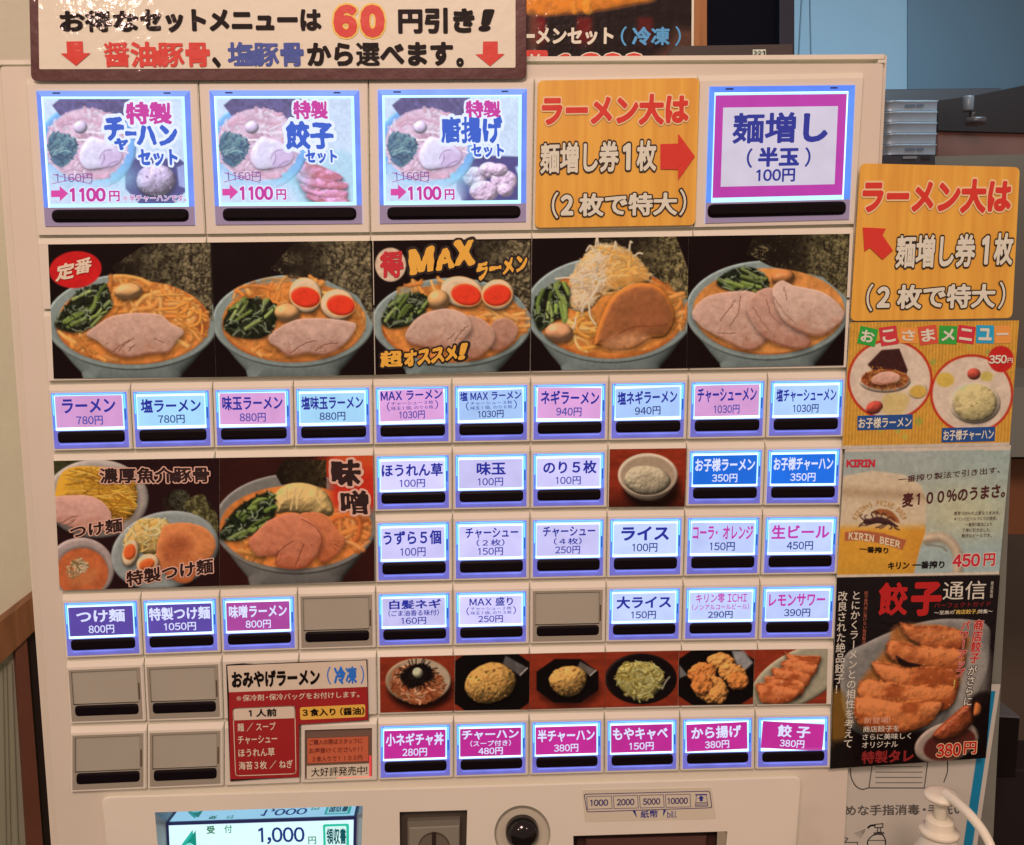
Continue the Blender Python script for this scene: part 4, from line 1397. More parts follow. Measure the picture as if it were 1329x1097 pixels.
def pic1(p):
    z = Zm(60, 310, 5.932)
    bowl(p, z.x(662), z.y(640), z.k(668), z.k(372), seed=1)
    nori(p, z.G((500, 215), (560, 180), (770, 40), (1262, 30), (1282, 640), (1180, 500), (1000, 400), (560, 310), sm=False), z.x(800), 1)
    p.flat(E_(z.x(672), z.y(640), z.k(585), z.k(318)), (208, 126, 64), 1.5, var=.2, vs=12, seed=2)
    noodle_patch(p, z.G((480, 330), (600, 300), (900, 360), (1180, 500), (1250, 640), (1180, 780), (900, 900), (800, 600), (500, 560)), 130, 4, 3.4, SOUP, 32)
    noodle_patch(p, z.G((110, 700), (300, 700), (420, 860), (560, 930), (400, 920), (200, 820)), 26, 5, 3.2, SOUP, 26)
    p.flat(z.G((1180, 500), (1255, 620), (1200, 760), (1150, 640)), (120, 52, 28), 7, .5)
    p.strands(z.G((760, 380), (1180, 500), (1220, 740), (1000, 640)), 20, 3.6, [(236, 164, 88), (226, 146, 70)], 36, .8, 30, 8, spread=.8)
    spinach(p, z.G((70, 640), (150, 520), (260, 400), (440, 350), (500, 470), (470, 560), (330, 690), (200, 720), (90, 690)), -52, 3, 60, 3.0)
    quail(p, z.E(632, 405, 108, 62, -4))
    pk = z.G((310, 735), (400, 660), (500, 600), (640, 575), (800, 575), (880, 590), (960, 650), (1060, 715), (1000, 790), (940, 872), (800, 885), (640, 915), (510, 882), (400, 790))
    pork(p, pk, (194, 148, 130), 2, cracks=[curve(z.p(c)) for c in ([(510, 875), (560, 830), (640, 780)], [(830, 770), (905, 800)], [(640, 860), (680, 820)], [(560, 860), (620, 800), (680, 770)])])
    p.flat(z.E(225, 238, 202, 142, -6), (200, 36, 36), 1.2, var=.05, vs=20)


def pic2(p):
    z = Zm(270, 300, 3.09)
    bowl(p, z.x(342), z.y(362), z.k(326), z.k(186), seed=5)
    nori(p, z.G((250, 150), (350, 40), (650, 38), (660, 370), (600, 260), (480, 200), (330, 190), sm=False), z.x(430), 4)
    p.flat(z.E(345, 362, 288, 158), (208, 128, 66), 1.5, var=.2, vs=12, seed=6)
    noodle_patch(p, z.G((90, 260), (200, 200), (420, 190), (620, 330), (600, 420), (430, 330), (200, 280)), 56, 9, 3.0, SOUP, 30)
    noodle_patch(p, z.G((90, 420), (230, 460), (330, 510), (220, 500)), 22, 10, 3.2, SOUP, 24)
    spinach(p, z.G((60, 370), (110, 290), (190, 270), (270, 300), (265, 380), (210, 430), (100, 420)), -60, 6, 56, 3.2)
    egg(p, z.E(392, 258, 66, 72, -20), z.E(391, 266, 58, 40, 10), 2)
    egg(p, z.E(521, 296, 70, 62, 10), z.E(533, 298, 56, 40, 8), 3)
    quail(p, z.E(318, 328, 52, 36, 4))
    pork(p, z.G((240, 430), (290, 385), (360, 355), (450, 350), (560, 362), (592, 380), (560, 440), (480, 495), (400, 490), (330, 502), (280, 470)), (192, 148, 132), 5,
         cracks=[curve(z.p(c)) for c in ([(330, 490), (390, 450), (440, 440)], [(430, 480), (470, 455), (520, 450)])])


def pic3(p):
    z = Zm(270, 300, 3.09)
    bowl(p, z.x(978), z.y(368), z.k(322), z.k(180), seed=8)
    nori(p, z.G((1060, 38), (1292, 36), (1292, 330), (1220, 230), (1090, 190), sm=False), z.x(1120), 7)
    p.flat(z.E(985, 366, 285, 155), (208, 128, 66), 1.5, var=.2, vs=12, seed=9)
    noodle_patch(p, z.G((750, 250), (850, 195), (960, 190), (1000, 280), (860, 300)), 34, 12, 3.0, SOUP, 26)
    noodle_patch(p, z.G((1050, 310), (1180, 300), (1285, 330), (1270, 420), (1150, 380)), 34, 13, 3.0, SOUP, 26)
    spinach(p, z.G((695, 360), (740, 280), (820, 250), (880, 265), (875, 310), (820, 370), (740, 390)), -62, 12, 54, 3.2)
    egg(p, z.E(1020, 245, 88, 62, 14), z.E(1036, 256, 60, 42, 12), 4)
    egg(p, z.E(1162, 256, 66, 62, -8), z.E(1160, 258, 56, 42, -8), 5)
    quail(p, z.E(925, 276, 44, 40))
    pork(p, z.G((1140, 370), (1200, 350), (1242, 390), (1225, 440), (1170, 480), (1120, 460)), (178, 126, 106), 9)
    pork(p, z.G((1030, 350), (1090, 350), (1146, 400), (1140, 455), (1080, 510), (1030, 490)), (184, 136, 116), 8)
    pork(p, z.G((795, 405), (850, 340), (950, 312), (1030, 335), (1056, 390), (1020, 440), (1000, 470), (900, 470), (810, 450)), (194, 150, 132), 7,
         cracks=[curve(z.p(c)) for c in ([(990, 440), (1020, 400), (1045, 380)], [(960, 440), (990, 410)])])
    p.flat(z.E(732, 135, 62, 68), (214, 176, 150), 1.2, var=.08, vs=4)


def pic4(p):
    z = Zm(690, 300, 5.771)
    bowl(p, z.x(590), z.y(590), z.k(640), z.k(400), seed=12, sy=.84)
    nori(p, z.G((420, 120), (500, 40), (1080, 36), (1180, 310), (1170, 520), (1000, 400), (800, 250), sm=False), z.x(880), 12, (160, 134, 92))
    p.flat(z.E(600, 620, 540, 290), (210, 130, 66), 1.5, var=.2, vs=12, seed=13)
    noodle_patch(p, z.G((820, 300), (1000, 380), (1160, 520), (1150, 720), (1050, 700), (980, 430)), 50, 14, 3.2, SOUP, 30)
    noodle_patch(p, z.G((250, 600), (430, 560), (480, 860), (300, 860)), 40, 15, 3.0, [(226, 160, 84), (214, 140, 64), (236, 184, 120)], 30)
    heap = z.G((270, 560), (290, 360), (400, 180), (500, 110), (640, 110), (760, 170), (880, 300), (860, 400), (560, 470), (420, 600))
    p.blob(heap, (208, 160, 108), r=26, amp=.5, ta=.12, ts=7, seed=3, sp=.05)
    p.strands(heap, 170, 3.0, [(222, 186, 150), (216, 168, 110), (226, 196, 164), (208, 150, 84)], 34, .6, -75, 22, spread=.9, a=.6, shd=.3)
    w = p.win(heap.bb); X, Y = p.X[w], p.Y[w]
    p.mix(w, sst(0, 8, heap.sd(X, Y)) * sst(z.x(480), z.x(760), X + .5 * (Y - z.y(250))) * .7, (212, 142, 70))
    p.mix(w, sst(0, 8, heap.sd(X, Y)) * sst(z.x(520), z.x(380), X) * .35, (226, 192, 166))
    p.strands(z.G((300, 560), (300, 320), (420, 200), (540, 180), (540, 420), (400, 600)), 50, 2.4, [(230, 202, 178), (214, 176, 150)], 30, .5, -80, 23, spread=.6, a=.6, shd=.3)
    p.strands(z.G((560, 330), (640, 120), (760, 190), (860, 320), (700, 340)), 40, 2.2, [(228, 176, 110), (220, 156, 80)], 26, .7, -70, 27, spread=1.0, a=.75, shd=.3)
    for c in ([(480, 120), (490, 44), (500, 110)], [(620, 130), (628, 80), (634, 130)], [(730, 150), (740, 84), (752, 86)], [(410, 150), (440, 110), (470, 160)], [(770, 190), (800, 166), (830, 170)],
              [(430, 540), (440, 640), (480, 700)], [(330, 650), (325, 700), (310, 730)], [(180, 360), (260, 350), (340, 360)]):
        p.strand(curve(z.p(c)), 2.4, (226, 196, 166))
    spinach(p, z.G((10, 590), (60, 470), (170, 400), (280, 420), (260, 620), (160, 680), (60, 740), (20, 660)), -80, 18, 44, 3.2)
    p.strands(z.G((170, 400), (230, 400), (270, 640), (200, 640)), 8, 5, [(168, 176, 96), (150, 164, 84)], 40, .1, 80, 19, spread=.1)
    pk = z.G((470, 840), (520, 660), (600, 500), (720, 410), (860, 390), (980, 440), (1060, 560), (1070, 680), (1000, 790), (880, 810), (760, 880), (600, 890), (520, 860))
    p.shade(pk, .4, 0, 2, 7)
    p.blob(pk, (156, 94, 58), r=18, amp=.25, ta=.06, ts=9, seed=6, sp=.06, var=.1, edge=(206, 122, 56), ew=8)
    p.flat(z.G((540, 850), (640, 780), (800, 770), (880, 800), (740, 870), (620, 890)), (204, 140, 100), 10, .8, var=.2, vs=5)
    p.flat(z.G((780, 560), (960, 540), (1020, 680), (900, 720), (760, 700)), (160, 92, 60), 16, .6)
    p.strand(curve(z.p([(650, 770), (760, 720), (930, 710), (1020, 700)])), 1.4, (124, 62, 34), .7, 0)
    quail(p, z.E(205, 760, 105, 74, 4), (214, 150, 110))


def pic5(p):
    z = Zm(670, 300, 3.0205)
    bowl(p, z.x(985), z.y(312), z.k(322), z.k(196), seed=15)
    nori(p, z.G((900, 90), (930, 22), (1310, 8), (1296, 260), (1200, 180), (1000, 140), sm=False), z.x(1130), 16, (146, 124, 86))
    p.flat(z.E(990, 312, 298, 166), (206, 132, 72), 1.5, var=.22, vs=10, seed=16)
    spinach(p, z.G((790, 190), (850, 150), (930, 145), (985, 190), (970, 225), (870, 235), (800, 220)), 15, 21, 50, 2.8)
    quail(p, z.E(1046, 182, 46, 32, -6), (186, 118, 72))
    pork(p, z.G((690, 320), (740, 262), (830, 240), (930, 240), (960, 300), (985, 400), (960, 450), (900, 466), (820, 430), (720, 370)), (196, 150, 132), 12,
         cracks=[curve(z.p(c)) for c in ([(800, 350), (840, 300), (860, 270)], [(880, 260), (870, 320), (840, 370)], [(790, 400), (860, 400)])])
    pork(p, z.G((905, 300), (950, 235), (1020, 230), (1070, 330), (1155, 430), (1100, 462), (1000, 432), (940, 380)), (188, 138, 120), 13,
         cracks=[curve(z.p(c)) for c in ([(930, 300), (960, 350), (1000, 400)], [(980, 270), (1000, 330), (1040, 370)])])
    pork(p, z.G((1005, 235), (1040, 195), (1090, 215), (1200, 240), (1275, 300), (1278, 350), (1200, 408), (1120, 395), (1040, 340)), (200, 158, 140), 14,
         cracks=[curve(z.p(c)) for c in ([(1010, 260), (1050, 320), (1100, 370)], [(1050, 220), (1060, 270)])])
    p.specks(z.E(990, 312, 290, 160), 40, 1.0, [(140, 60, 26), (110, 50, 24)], 5, .5)


def q4(x0, y0, x1, y1, x2, y2, x3, y3): return [(x0, y0), (x1, y1), (x2, y2), (x3, y3)]


o1 = photo('printed picture of ramen with spinach, one quail egg and a single pork slice, red oval badge', q4(62.2, 317.3, 273.6, 314.8, 280.2, 489.6, 69.6, 491.5), pic1)
o2 = photo('printed picture of ramen with two halved soft boiled eggs', q4(273.9, 314.8, 483.2, 312.6, 486, 486.8, 280.5, 489.6), pic2)
o3 = photo('printed picture of ramen with eggs under orange brush lettering', q4(484.4, 312.6, 689.6, 309.6, 687.6, 481.6, 487.2, 486.8), pic3)
o4 = photo('printed picture of ramen with a tall heap of shredded white scallion', q4(690.6, 309.6, 893.6, 306.6, 891.2, 477.9, 688.6, 481.6), pic4)
o5 = photo('printed picture of ramen covered by wide pork slices', q4(893.8, 306.6, 1103, 303.5, 1095, 474.2, 891.4, 477.9), pic5)
D = .0012
mb = MB(); z = Zm(60, 310, 5.932)
T(mb, '定', box(z.x(82), z.y(200), z.x(225), z.y(335), -.22, -.1), PNK, .05, D); T(mb, '番', box(z.x(222), z.y(160), z.x(360), z.y(285), -.2, -.1), PNK, .05, D)
mb.build('lettering', o1)
mb = MB(); z = Zm(270, 300, 3.09)
T(mb, '得', box(z.x(684), z.y(80), z.x(786), z.y(192), -.05), mat('ink_crimson', (190, 30, 40), .45), .06, D, (), .016, cap=.36)
for t, x0, y0, x1, y1 in (('M', 806, 75, 905, 178), ('A', 912, 72, 988, 160), ('X', 985, 42, 1070, 145)):
    T(mb, t, box(z.x(x0), z.y(y0), z.x(x1), z.y(y1), -.15), OR, .075, D, [(.09, OUT)], .02)
T(mb, 'ラーメン', box(z.x(1078), z.y(130), z.x(1282), z.y(200), -.2), OR, .055, D, [(.11, OUT)], .02)
T(mb, '超', box(z.x(690), z.y(482), z.x(778), z.y(548), -.05), OR, .045, D, [(.10, OUT)], .015)
T(mb, 'オススメ', box(z.x(785), z.y(480), z.x(1000), z.y(545), -.13), OR, .06, D, [(.10, OUT)], .02)
T(mb, '！', box(z.x(1016), z.y(450), z.x(1044), z.y(518), -.1, -.25), OR, .05, D, [(.10, OUT)], .01)
mb.build('lettering', o3)


def pic_miso(p):
    z = Zm(285, 600, 6.483)
    p.flat(z.G((860, -30), (1290, -30), (1290, 520), (1000, 420), (900, 200)), (196, 60, 32), 20)
    bowl(p, z.x(640), z.y(520), z.k(690), z.k(425), (138, 124, 116), seed=22)
    nori(p, z.G((470, 100), (540, -20), (900, -20), (900, 230), (740, 180), (520, 190), sm=False), z.x(760), 20, (120, 90, 56))
    p.flat(z.E(640, 545, 640, 350), (214, 124, 64), 2, var=.2, vs=12, seed=23)
    noodle_patch(p, z.G((950, 420), (1200, 440), (1270, 560), (1200, 740), (1040, 700)), 60, 24, 3.6, [(216, 126, 66), (198, 100, 48), (226, 150, 92)], 32)
    noodle_patch(p, z.G((60, 640), (240, 680), (420, 850), (220, 800)), 24, 25, 3.4, SOUP, 28)
    w = p.win((z.x(860), z.y(-30), z.x(1290), z.y(520)))
    p.mix(w, sst(z.x(880), z.x(1000), p.X[w]) * sst(z.y(470), z.y(300), p.Y[w]), (200, 52, 34))
    p.mix(w, sst(z.x(880), z.x(1000), p.X[w]) * sst(z.y(140), z.y(-20), p.Y[w]) * .6, (206, 100, 48))
    cab = z.G((450, 300), (560, 190), (740, 180), (900, 260), (960, 420), (860, 460), (600, 420), (480, 430))
    p.blob(cab, (214, 170, 112), r=22, amp=.5, ta=.25, ts=12, seed=5, sp=.08, var=.12)
    for c in ([(640, 210), (620, 300), (600, 400)], [(560, 220), (560, 320)], [(700, 220), (660, 300), (650, 390)], [(800, 280), (840, 340)]):
        p.strand(curve(z.p(c)), 3, (226, 184, 130), .8)
    spinach(p, z.G((0, 600), (110, 420), (230, 330), (430, 250), (470, 400), (440, 480), (280, 600), (160, 660), (20, 650)), -50, 24, 64, 3.4)
    pk1 = z.G((680, 460), (760, 420), (900, 450), (980, 560), (1060, 660), (960, 800), (840, 830), (820, 640))
    pork(p, pk1, (196, 112, 74), 21, (160, 74, 44))
    pk = z.G((245, 680), (300, 600), (420, 490), (600, 430), (720, 470), (830, 560), (860, 680), (790, 820), (700, 890), (560, 895), (470, 860), (500, 780), (330, 790))
    pork(p, pk, (196, 116, 86), 20, (150, 66, 40), [curve(z.p(c)) for c in ([(470, 860), (500, 760), (620, 660)], [(640, 880), (680, 760), (710, 690)], [(500, 760), (470, 800)])], 20)
    p.strand(curve(z.p([(690, 480), (800, 540), (860, 640), (830, 740)])), 1.4, (140, 66, 44), .7, 0)


def pic_tsuke(p):
    z = Zm(68, 590, 6.09)
    p.flat(z.G((0, 40), (260, 40), (120, 160), (0, 260), sm=False), (66, 60, 36), 3, var=.4, vs=3)
    p.blob(z.E(350, 350, 412, 312), (168, 146, 136), r=8, amp=.4, var=.04, sp=.05)
    nd = z.G((20, 330), (60, 170), (160, 100), (400, 100), (600, 160), (668, 300), (640, 470), (520, 530), (300, 560), (40, 420))
    p.shade(nd, .3, 2, 3, 5)
    p.blob(nd, (198, 142, 52), r=18, amp=.4, ta=.1, ts=5, seed=2, sp=.04, var=.08)
    p.strands(nd, 150, 2.0, [(210, 156, 66), (190, 130, 44), (220, 166, 80), (164, 104, 34)], 40, .25, 8, 7, spread=.25)
    pork(p, z.G((-40, 360), (120, 325), (300, 330), (420, 400), (470, 500), (440, 590), (260, 610), (120, 560), (-20, 500)), (204, 148, 132), 31, (176, 100, 76),
         [curve(z.p(c)) for c in ([(70, 550), (140, 500), (200, 490)], [(120, 560), (180, 520)])], 16)
    p.blob(z.E(225, 905, 268, 248), (170, 142, 134), r=6, amp=.4, var=.04, sp=.05)
    sp = z.E(235, 935, 206, 196)
    p.shade(sp, .35, 0, -2, 4)
    p.flat(sp, (188, 98, 58), 2, var=.14, vs=14, seed=33)
    p.flat(z.G((160, 960), (260, 930), (360, 900), (330, 1000), (220, 1040), (130, 1020)), (194, 118, 74), 8, .7)
    sc = z.G((110, 920), (180, 820), (260, 850), (270, 910), (190, 960), (110, 980))
    p.strands(sc, 40, 1.8, [(206, 168, 132), (186, 146, 104), (220, 190, 160), (150, 120, 76)], 18, .6, -45, 12, spread=.8)
    p.flat(z.G((860, 400), (930, 290), (1040, 280), (1080, 340), (1180, 320), (1290, 440), (1300, 620), (1150, 560), (960, 470)), (44, 30, 22), 4, var=.5, vs=3)
    nori(p, z.G((920, 380), (960, 290), (1060, 290), (1090, 380), (1020, 450)), z.x(900), 30, (120, 106, 80), (24, 18, 12), 30)
    nori(p, z.G((1050, 430), (1100, 340), (1200, 320), (1240, 420), (1300, 470), (1300, 640), (1180, 560)), z.x(950), 31, (140, 122, 78), (60, 50, 26), 30)
    p.blob(z.E(890, 760, 432, 306, -14), (148, 142, 136), r=6, amp=.4, var=.04, sp=.05)
    cb = z.G((560, 700), (640, 560), (720, 510), (900, 520), (960, 640), (860, 780), (700, 780))
    p.blob(cb, (194, 150, 92), r=20, amp=.4, ta=.25, ts=8, seed=9, sp=.05, var=.14)
    p.strands(cb, 50, 2.4, [(216, 180, 118), (200, 150, 80), (222, 192, 140)], 22, .8, None, 14)
    pork(p, z.G((850, 640), (900, 560), (1050, 540), (1200, 580), (1285, 680), (1270, 790), (1150, 900), (1100, 1000), (1000, 1010), (880, 930), (820, 800)), (204, 122, 74), 33, (172, 80, 44), (), 22)
    p.flat(z.G((880, 720), (960, 650), (1060, 650), (1090, 740), (1000, 830), (900, 860)), (162, 82, 50), 14, .75, var=.2, vs=6)
    egg(p, z.E(618, 780, 64, 108, 14), z.E(612, 770, 46, 62, 12), 6, (214, 96, 48))
    egg(p, z.E(755, 865, 92, 78, -24), z.E(748, 868, 62, 42, -20), 7, (214, 100, 50))


def pic_rice(p):
    z = Zm(780, 570, 3.783)
    p.tintf(lambda X, Y, c: np.array((142, 50, 30.)) * (.86 + .3 * fbm(X, Y * 5, 22, 2))[..., None] * (1 - .4 * sst(z.y(230), z.y(330), Y))[..., None])
    p.shade(z.E(240, 220, 140, 100), .7, 3, 7, 8)
    p.blob(z.E(230, 205, 128, 98), (176, 140, 118), r=14, amp=.5, var=.03, sp=.05)
    p.blob(z.E(230, 178, 147, 108), (212, 180, 156), r=4, amp=.5, var=.03, sp=.1)
    p.flat(z.E(230, 180, 134, 96), (172, 140, 116), 2.5)
    r = z.G((115, 215), (140, 150), (210, 130), (290, 145), (340, 190), (330, 235), (270, 270), (180, 268))
    p.blob(r, (176, 152, 126), r=14, amp=.5, ta=.35, ts=3.4, seed=7, sp=.12, var=.12)


def wood_bg(p, seed, base=(140, 52, 32)):
    p.tintf(lambda X, Y, c: np.array(base, float) * (.84 + .34 * fbm(X * .5, Y * 3, 20, seed))[..., None])


def pic_negi(p):
    z = Zm(490, 845, 4.43); wood_bg(p, 1)
    p.shade(z.E(235, 190, 185, 125), .75, 3, 6, 7)
    p.blob(z.E(233, 172, 188, 130), (150, 118, 94), r=4, amp=.6, var=.03, sp=.1)
    p.flat(z.E(250, 168, 168, 118), (184, 152, 126), 3)
    s = z.G((75, 190), (110, 110), (200, 80), (320, 110), (390, 200), (340, 270), (230, 300), (120, 260))
    p.flat(s, (150, 84, 52), 2, var=.25)
    p.strands(s, 130, 2.2, [(200, 130, 90), (170, 96, 60), (216, 156, 120), (146, 72, 44)], 16, .7, None, 5)
    n = z.G((130, 150), (190, 90), (280, 80), (320, 150), (260, 190), (180, 210))
    p.flat(n, (26, 15, 13), 3, .9)
    p.strands(n, 70, 1.4, [(22, 14, 14), (34, 22, 20)], 24, .3, -70, 6, spread=1.4)
    for k in range(26):
        a_ = k * .2417 * math.pi; x_, y_ = 230 + 62 * math.cos(a_), 135 + 42 * math.sin(a_)
        p.strand(z.p([(x_, y_), (x_ + (34 + k % 5 * 9) * math.cos(a_ + .2), y_ + (30 + k % 4 * 8) * math.sin(a_ + .2))]), 1.5, (24, 15, 14), .9, 0)
    p.blob(z.E(231, 126, 30, 30), (200, 182, 150), r=6, amp=.8, sp=.3)


def octo(p, cx, cy, rx, ry, z):
    k = .42
    p.flat(z.G((cx - rx, cy - ry * k), (cx - rx * k, cy - ry), (cx + rx * k, cy - ry), (cx + rx, cy - ry * k), (cx + rx, cy + ry * k), (cx + rx * k, cy + ry), (cx - rx * k, cy + ry), (cx - rx, cy + ry * k), sm=False), (20, 12, 12), 1.4, var=.2)


def pic_fr(p):
    z = Zm(490, 845, 4.43); wood_bg(p, 2)
    octo(p, 655, 180, 270, 190, z)
    p.flat(z.G((735, 25), (860, 95), (820, 142), (720, 75), sm=False), (96, 84, 80), 2, var=.15)
    p.strand(z.p([(862, 98), (820, 140)]), 1.6, (196, 170, 160))
    fried_rice(p, z.G((500, 200), (540, 120), (640, 68), (730, 80), (795, 150), (770, 240), (700, 285), (600, 300), (530, 270)), 9, (200, 146, 82))


def pic_fr2(p):
    z = Zm(490, 845, 4.43); wood_bg(p, 3)
    p.shade(z.E(1095, 190, 175, 115), .5, 2, 6, 8)
    octo(p, 1092, 172, 178, 126, z)
    p.flat(z.G((1165, 60), (1255, 110), (1220, 142), (1150, 95), sm=False), (110, 92, 84), 2, var=.15)
    p.strand(z.p([(1256, 112), (1222, 142)]), 1.5, (206, 180, 166))
    fried_rice(p, z.G((985, 180), (1010, 120), (1080, 88), (1160, 92), (1204, 140), (1180, 220), (1120, 258), (1040, 250)), 10, (204, 150, 86), 120, 1.4)


def pic_cab(p):
    z = Zm(785, 840, 4.43); wood_bg(p, 4)
    p.blob(z.E(208, 182, 206, 146), (40, 26, 24), r=4, amp=.8, var=.1, sp=.4)
    p.flat(z.E(210, 180, 196, 138), (24, 15, 14), 2)
    s = z.G((65, 190), (90, 110), (180, 85), (280, 95), (340, 160), (310, 250), (220, 310), (120, 270))
    p.blob(s, (170, 146, 86), r=16, amp=.5, ta=.2, ts=6, seed=4, sp=.05, var=.12)
    p.strands(s, 120, 1.8, [(186, 164, 100), (164, 138, 72), (204, 184, 126), (136, 108, 54)], 18, .8, None, 15)
    p.strand(curve(z.p([(330, 240), (350, 200), (372, 172)])), 2, (170, 150, 130))


def pic_kara(p):
    z = Zm(785, 840, 4.43); wood_bg(p, 5)
    octo(p, 640, 175, 262, 176, z)
    p.flat(z.G((730, 20), (800, 22), (852, 90), (800, 140), (750, 90), sm=False), (150, 136, 132), 3, var=.15)
    p.flat(z.G((428, 100), (475, 160), (428, 180), sm=False), (120, 106, 100), 2)
    for k, (x, y, a, b_, r_) in enumerate(((668, 80, 80, 44, 0), (560, 150, 82, 60, -10), (735, 150, 80, 56, 20), (765, 195, 60, 50, 0), (610, 240, 95, 76, 15), (560, 215, 60, 60, 0), (650, 275, 50, 46, 0))):
        p.shade(z.E(x, y, a, b_, r_), .4, 1, 2, 3)
        p.blob(z.E(x, y, a * 1.04, b_ * 1.04, r_), (206, 122, 64) if k % 2 else (216, 142, 78), r=8, amp=.6, ta=.75, ts=5, seed=k + 40, sp=.08, var=.2, lo=.35, rag=2.2)


def pic_gyo(p):
    z = Zm(785, 840, 4.43); wood_bg(p, 6)
    p.blob(z.E(1110, 175, 300, 150, -28), (166, 146, 122), r=6, amp=.3, var=.04, sp=.05)
    gyoza_row(p, [z.G((1035, 28), (1080, 45), (1200, 50), (1245, 60), (1200, 130), (1080, 110)), z.G((1010, 100), (1060, 70), (1180, 90), (1225, 110), (1190, 170), (1080, 160)),
                  z.G((955, 130), (1020, 120), (1130, 140), (1185, 170), (1150, 230), (1010, 210)), z.G((920, 175), (990, 170), (1110, 190), (1150, 225), (1110, 285), (950, 260)),
                  z.G((872, 210), (950, 215), (1060, 235), (1125, 255), (1070, 315), (980, 328), (905, 318), (880, 270))], 60, (200, 112, 66), 1.0)


om = photo('printed picture of miso ramen with a red corner panel', q4(285, 594.5, 484, 591.2, 486.3, 754.3, 285, 760.5), pic_miso, (58, 24, 20))
ot = photo('printed picture of dipping noodles with a small bowl of red soup', q4(69.6, 598.3, 284.6, 594.5, 284.6, 760.5, 77.5, 766.5), pic_tsuke, (44, 20, 20))
photo('printed picture of a white bowl of rice', q4(791.5, 583.2, 891, 582.0, 888.5, 657.5, 790, 658.3), pic_rice)
tops = [(492.8, 853.2), (590.5, 850.8), (687.6, 848.6), (786, 846.4), (881.2, 844.6), (979.3, 843.4), (1074.5, 842.4)]
bots = [(493.3, 925), (589.8, 922.4), (686.6, 921), (785, 918.2), (880, 915.8), (977.2, 914.2), (1072.8, 913.2)]
for k, (fn, lb) in enumerate(((pic_negi, 'a bowl of rice with shredded seaweed and a yolk'), (pic_fr, 'a large mound of fried rice on a black plate'), (pic_fr2, 'a small mound of fried rice on a black plate'),
                              (pic_cab, 'bean sprouts and cabbage in a black bowl'), (pic_kara, 'fried chicken on a black plate'), (pic_gyo, 'a row of fried dumplings on a white plate'))):
    a, b, c, d_ = tops[k], tops[k + 1], bots[k + 1], bots[k]
    photo('printed picture of ' + lb, [(a[0] + .2, a[1]), (b[0] - .2, b[1]), (c[0] - .2, c[1]), (d_[0] + .2, d_[1])], fn, step=.85)
mb = MB(); z = Zm(270, 570, 3.783)
BRW = mat('ink_dark_brown', (38, 14, 12), .5); HP = mat('ink_halo', (214, 150, 128), .5)
T(mb, '味', box(z.x(604), z.y(98), z.x(752), z.y(232), 0, .0), BRW, .055, D, [(.085, HP)], .014, cap=.42)
T(mb, '噌', box(z.x(648), z.y(252), z.x(786), z.y(372), 0, .05), BRW, .05, D, [(.085, HP)], .014, cap=.36)
mb.build('lettering', om)
mb = MB(); z = Zm(68, 590, 6.09)
T(mb, '濃厚魚介豚骨', box(z.x(368), z.y(106), z.x(1238), z.y(232), -.012), BRW, .032, D, [(.065, HP)])
T(mb, 'つけ麺', box(z.x(135), z.y(560), z.x(550), z.y(672), -.15), BRW, .03, D, [(.065, HP)])
T(mb, '特製つけ麺', box(z.x(580), z.y(925), z.x(1268), z.y(1045), -.16), BRW, .03, D, [(.065, HP)])
mb.build('lettering', ot)
# ------------------------------------------------------------------ laminated signs and posters fixed to the machine
def wood_mat(name, rgb, rgb2, rough=.4, coat=.3, bump=.25):
    m = bpy.data.materials.new(name); m.use_nodes = True; nt = m.node_tree; b = nt.nodes['Principled BSDF']
    tc = nt.nodes.new('ShaderNodeTexCoord'); mp = nt.nodes.new('ShaderNodeMapping'); mp.inputs['Scale'].default_value = (120, 1, 7)
    n = nt.nodes.new('ShaderNodeTexNoise'); n.inputs['Scale'].default_value = 1.6; n.inputs['Detail'].default_value = 5; n.inputs['Distortion'].default_value = .5
    r = nt.nodes.new('ShaderNodeValToRGB')
    r.color_ramp.elements[0].position = .3; r.color_ramp.elements[0].color = (*alb(rgb2), 1)
    r.color_ramp.elements[1].position = .62; r.color_ramp.elements[1].color = (*alb(rgb), 1)
    nt.links.new(tc.outputs['Object'], mp.inputs[0]); nt.links.new(mp.outputs[0], n.inputs['Vector']); nt.links.new(n.outputs[0], r.inputs[0]); nt.links.new(r.outputs[0], b.inputs['Base Color'])
    b.inputs['Roughness'].default_value = rough; b.inputs['Coat Weight'].default_value = coat; b.inputs['Coat Roughness'].default_value = .06
    n2 = nt.nodes.new('ShaderNodeTexNoise'); n2.inputs['Scale'].default_value = 130; n2.inputs['Detail'].default_value = 3
    bp = nt.nodes.new('ShaderNodeBump'); bp.inputs['Strength'].default_value = bump; bp.inputs['Distance'].default_value = .002
    nt.links.new(tc.outputs['Object'], n2.inputs['Vector']); nt.links.new(n2.outputs[0], bp.inputs['Height']); nt.links.new(bp.outputs[0], b.inputs['Coat Normal'])
    return m


LAM = dict(coat=.35, bump=.13, bscale=130)
REDL = mat('laminated_red', (204, 42, 30), .4, .4, **LAM)

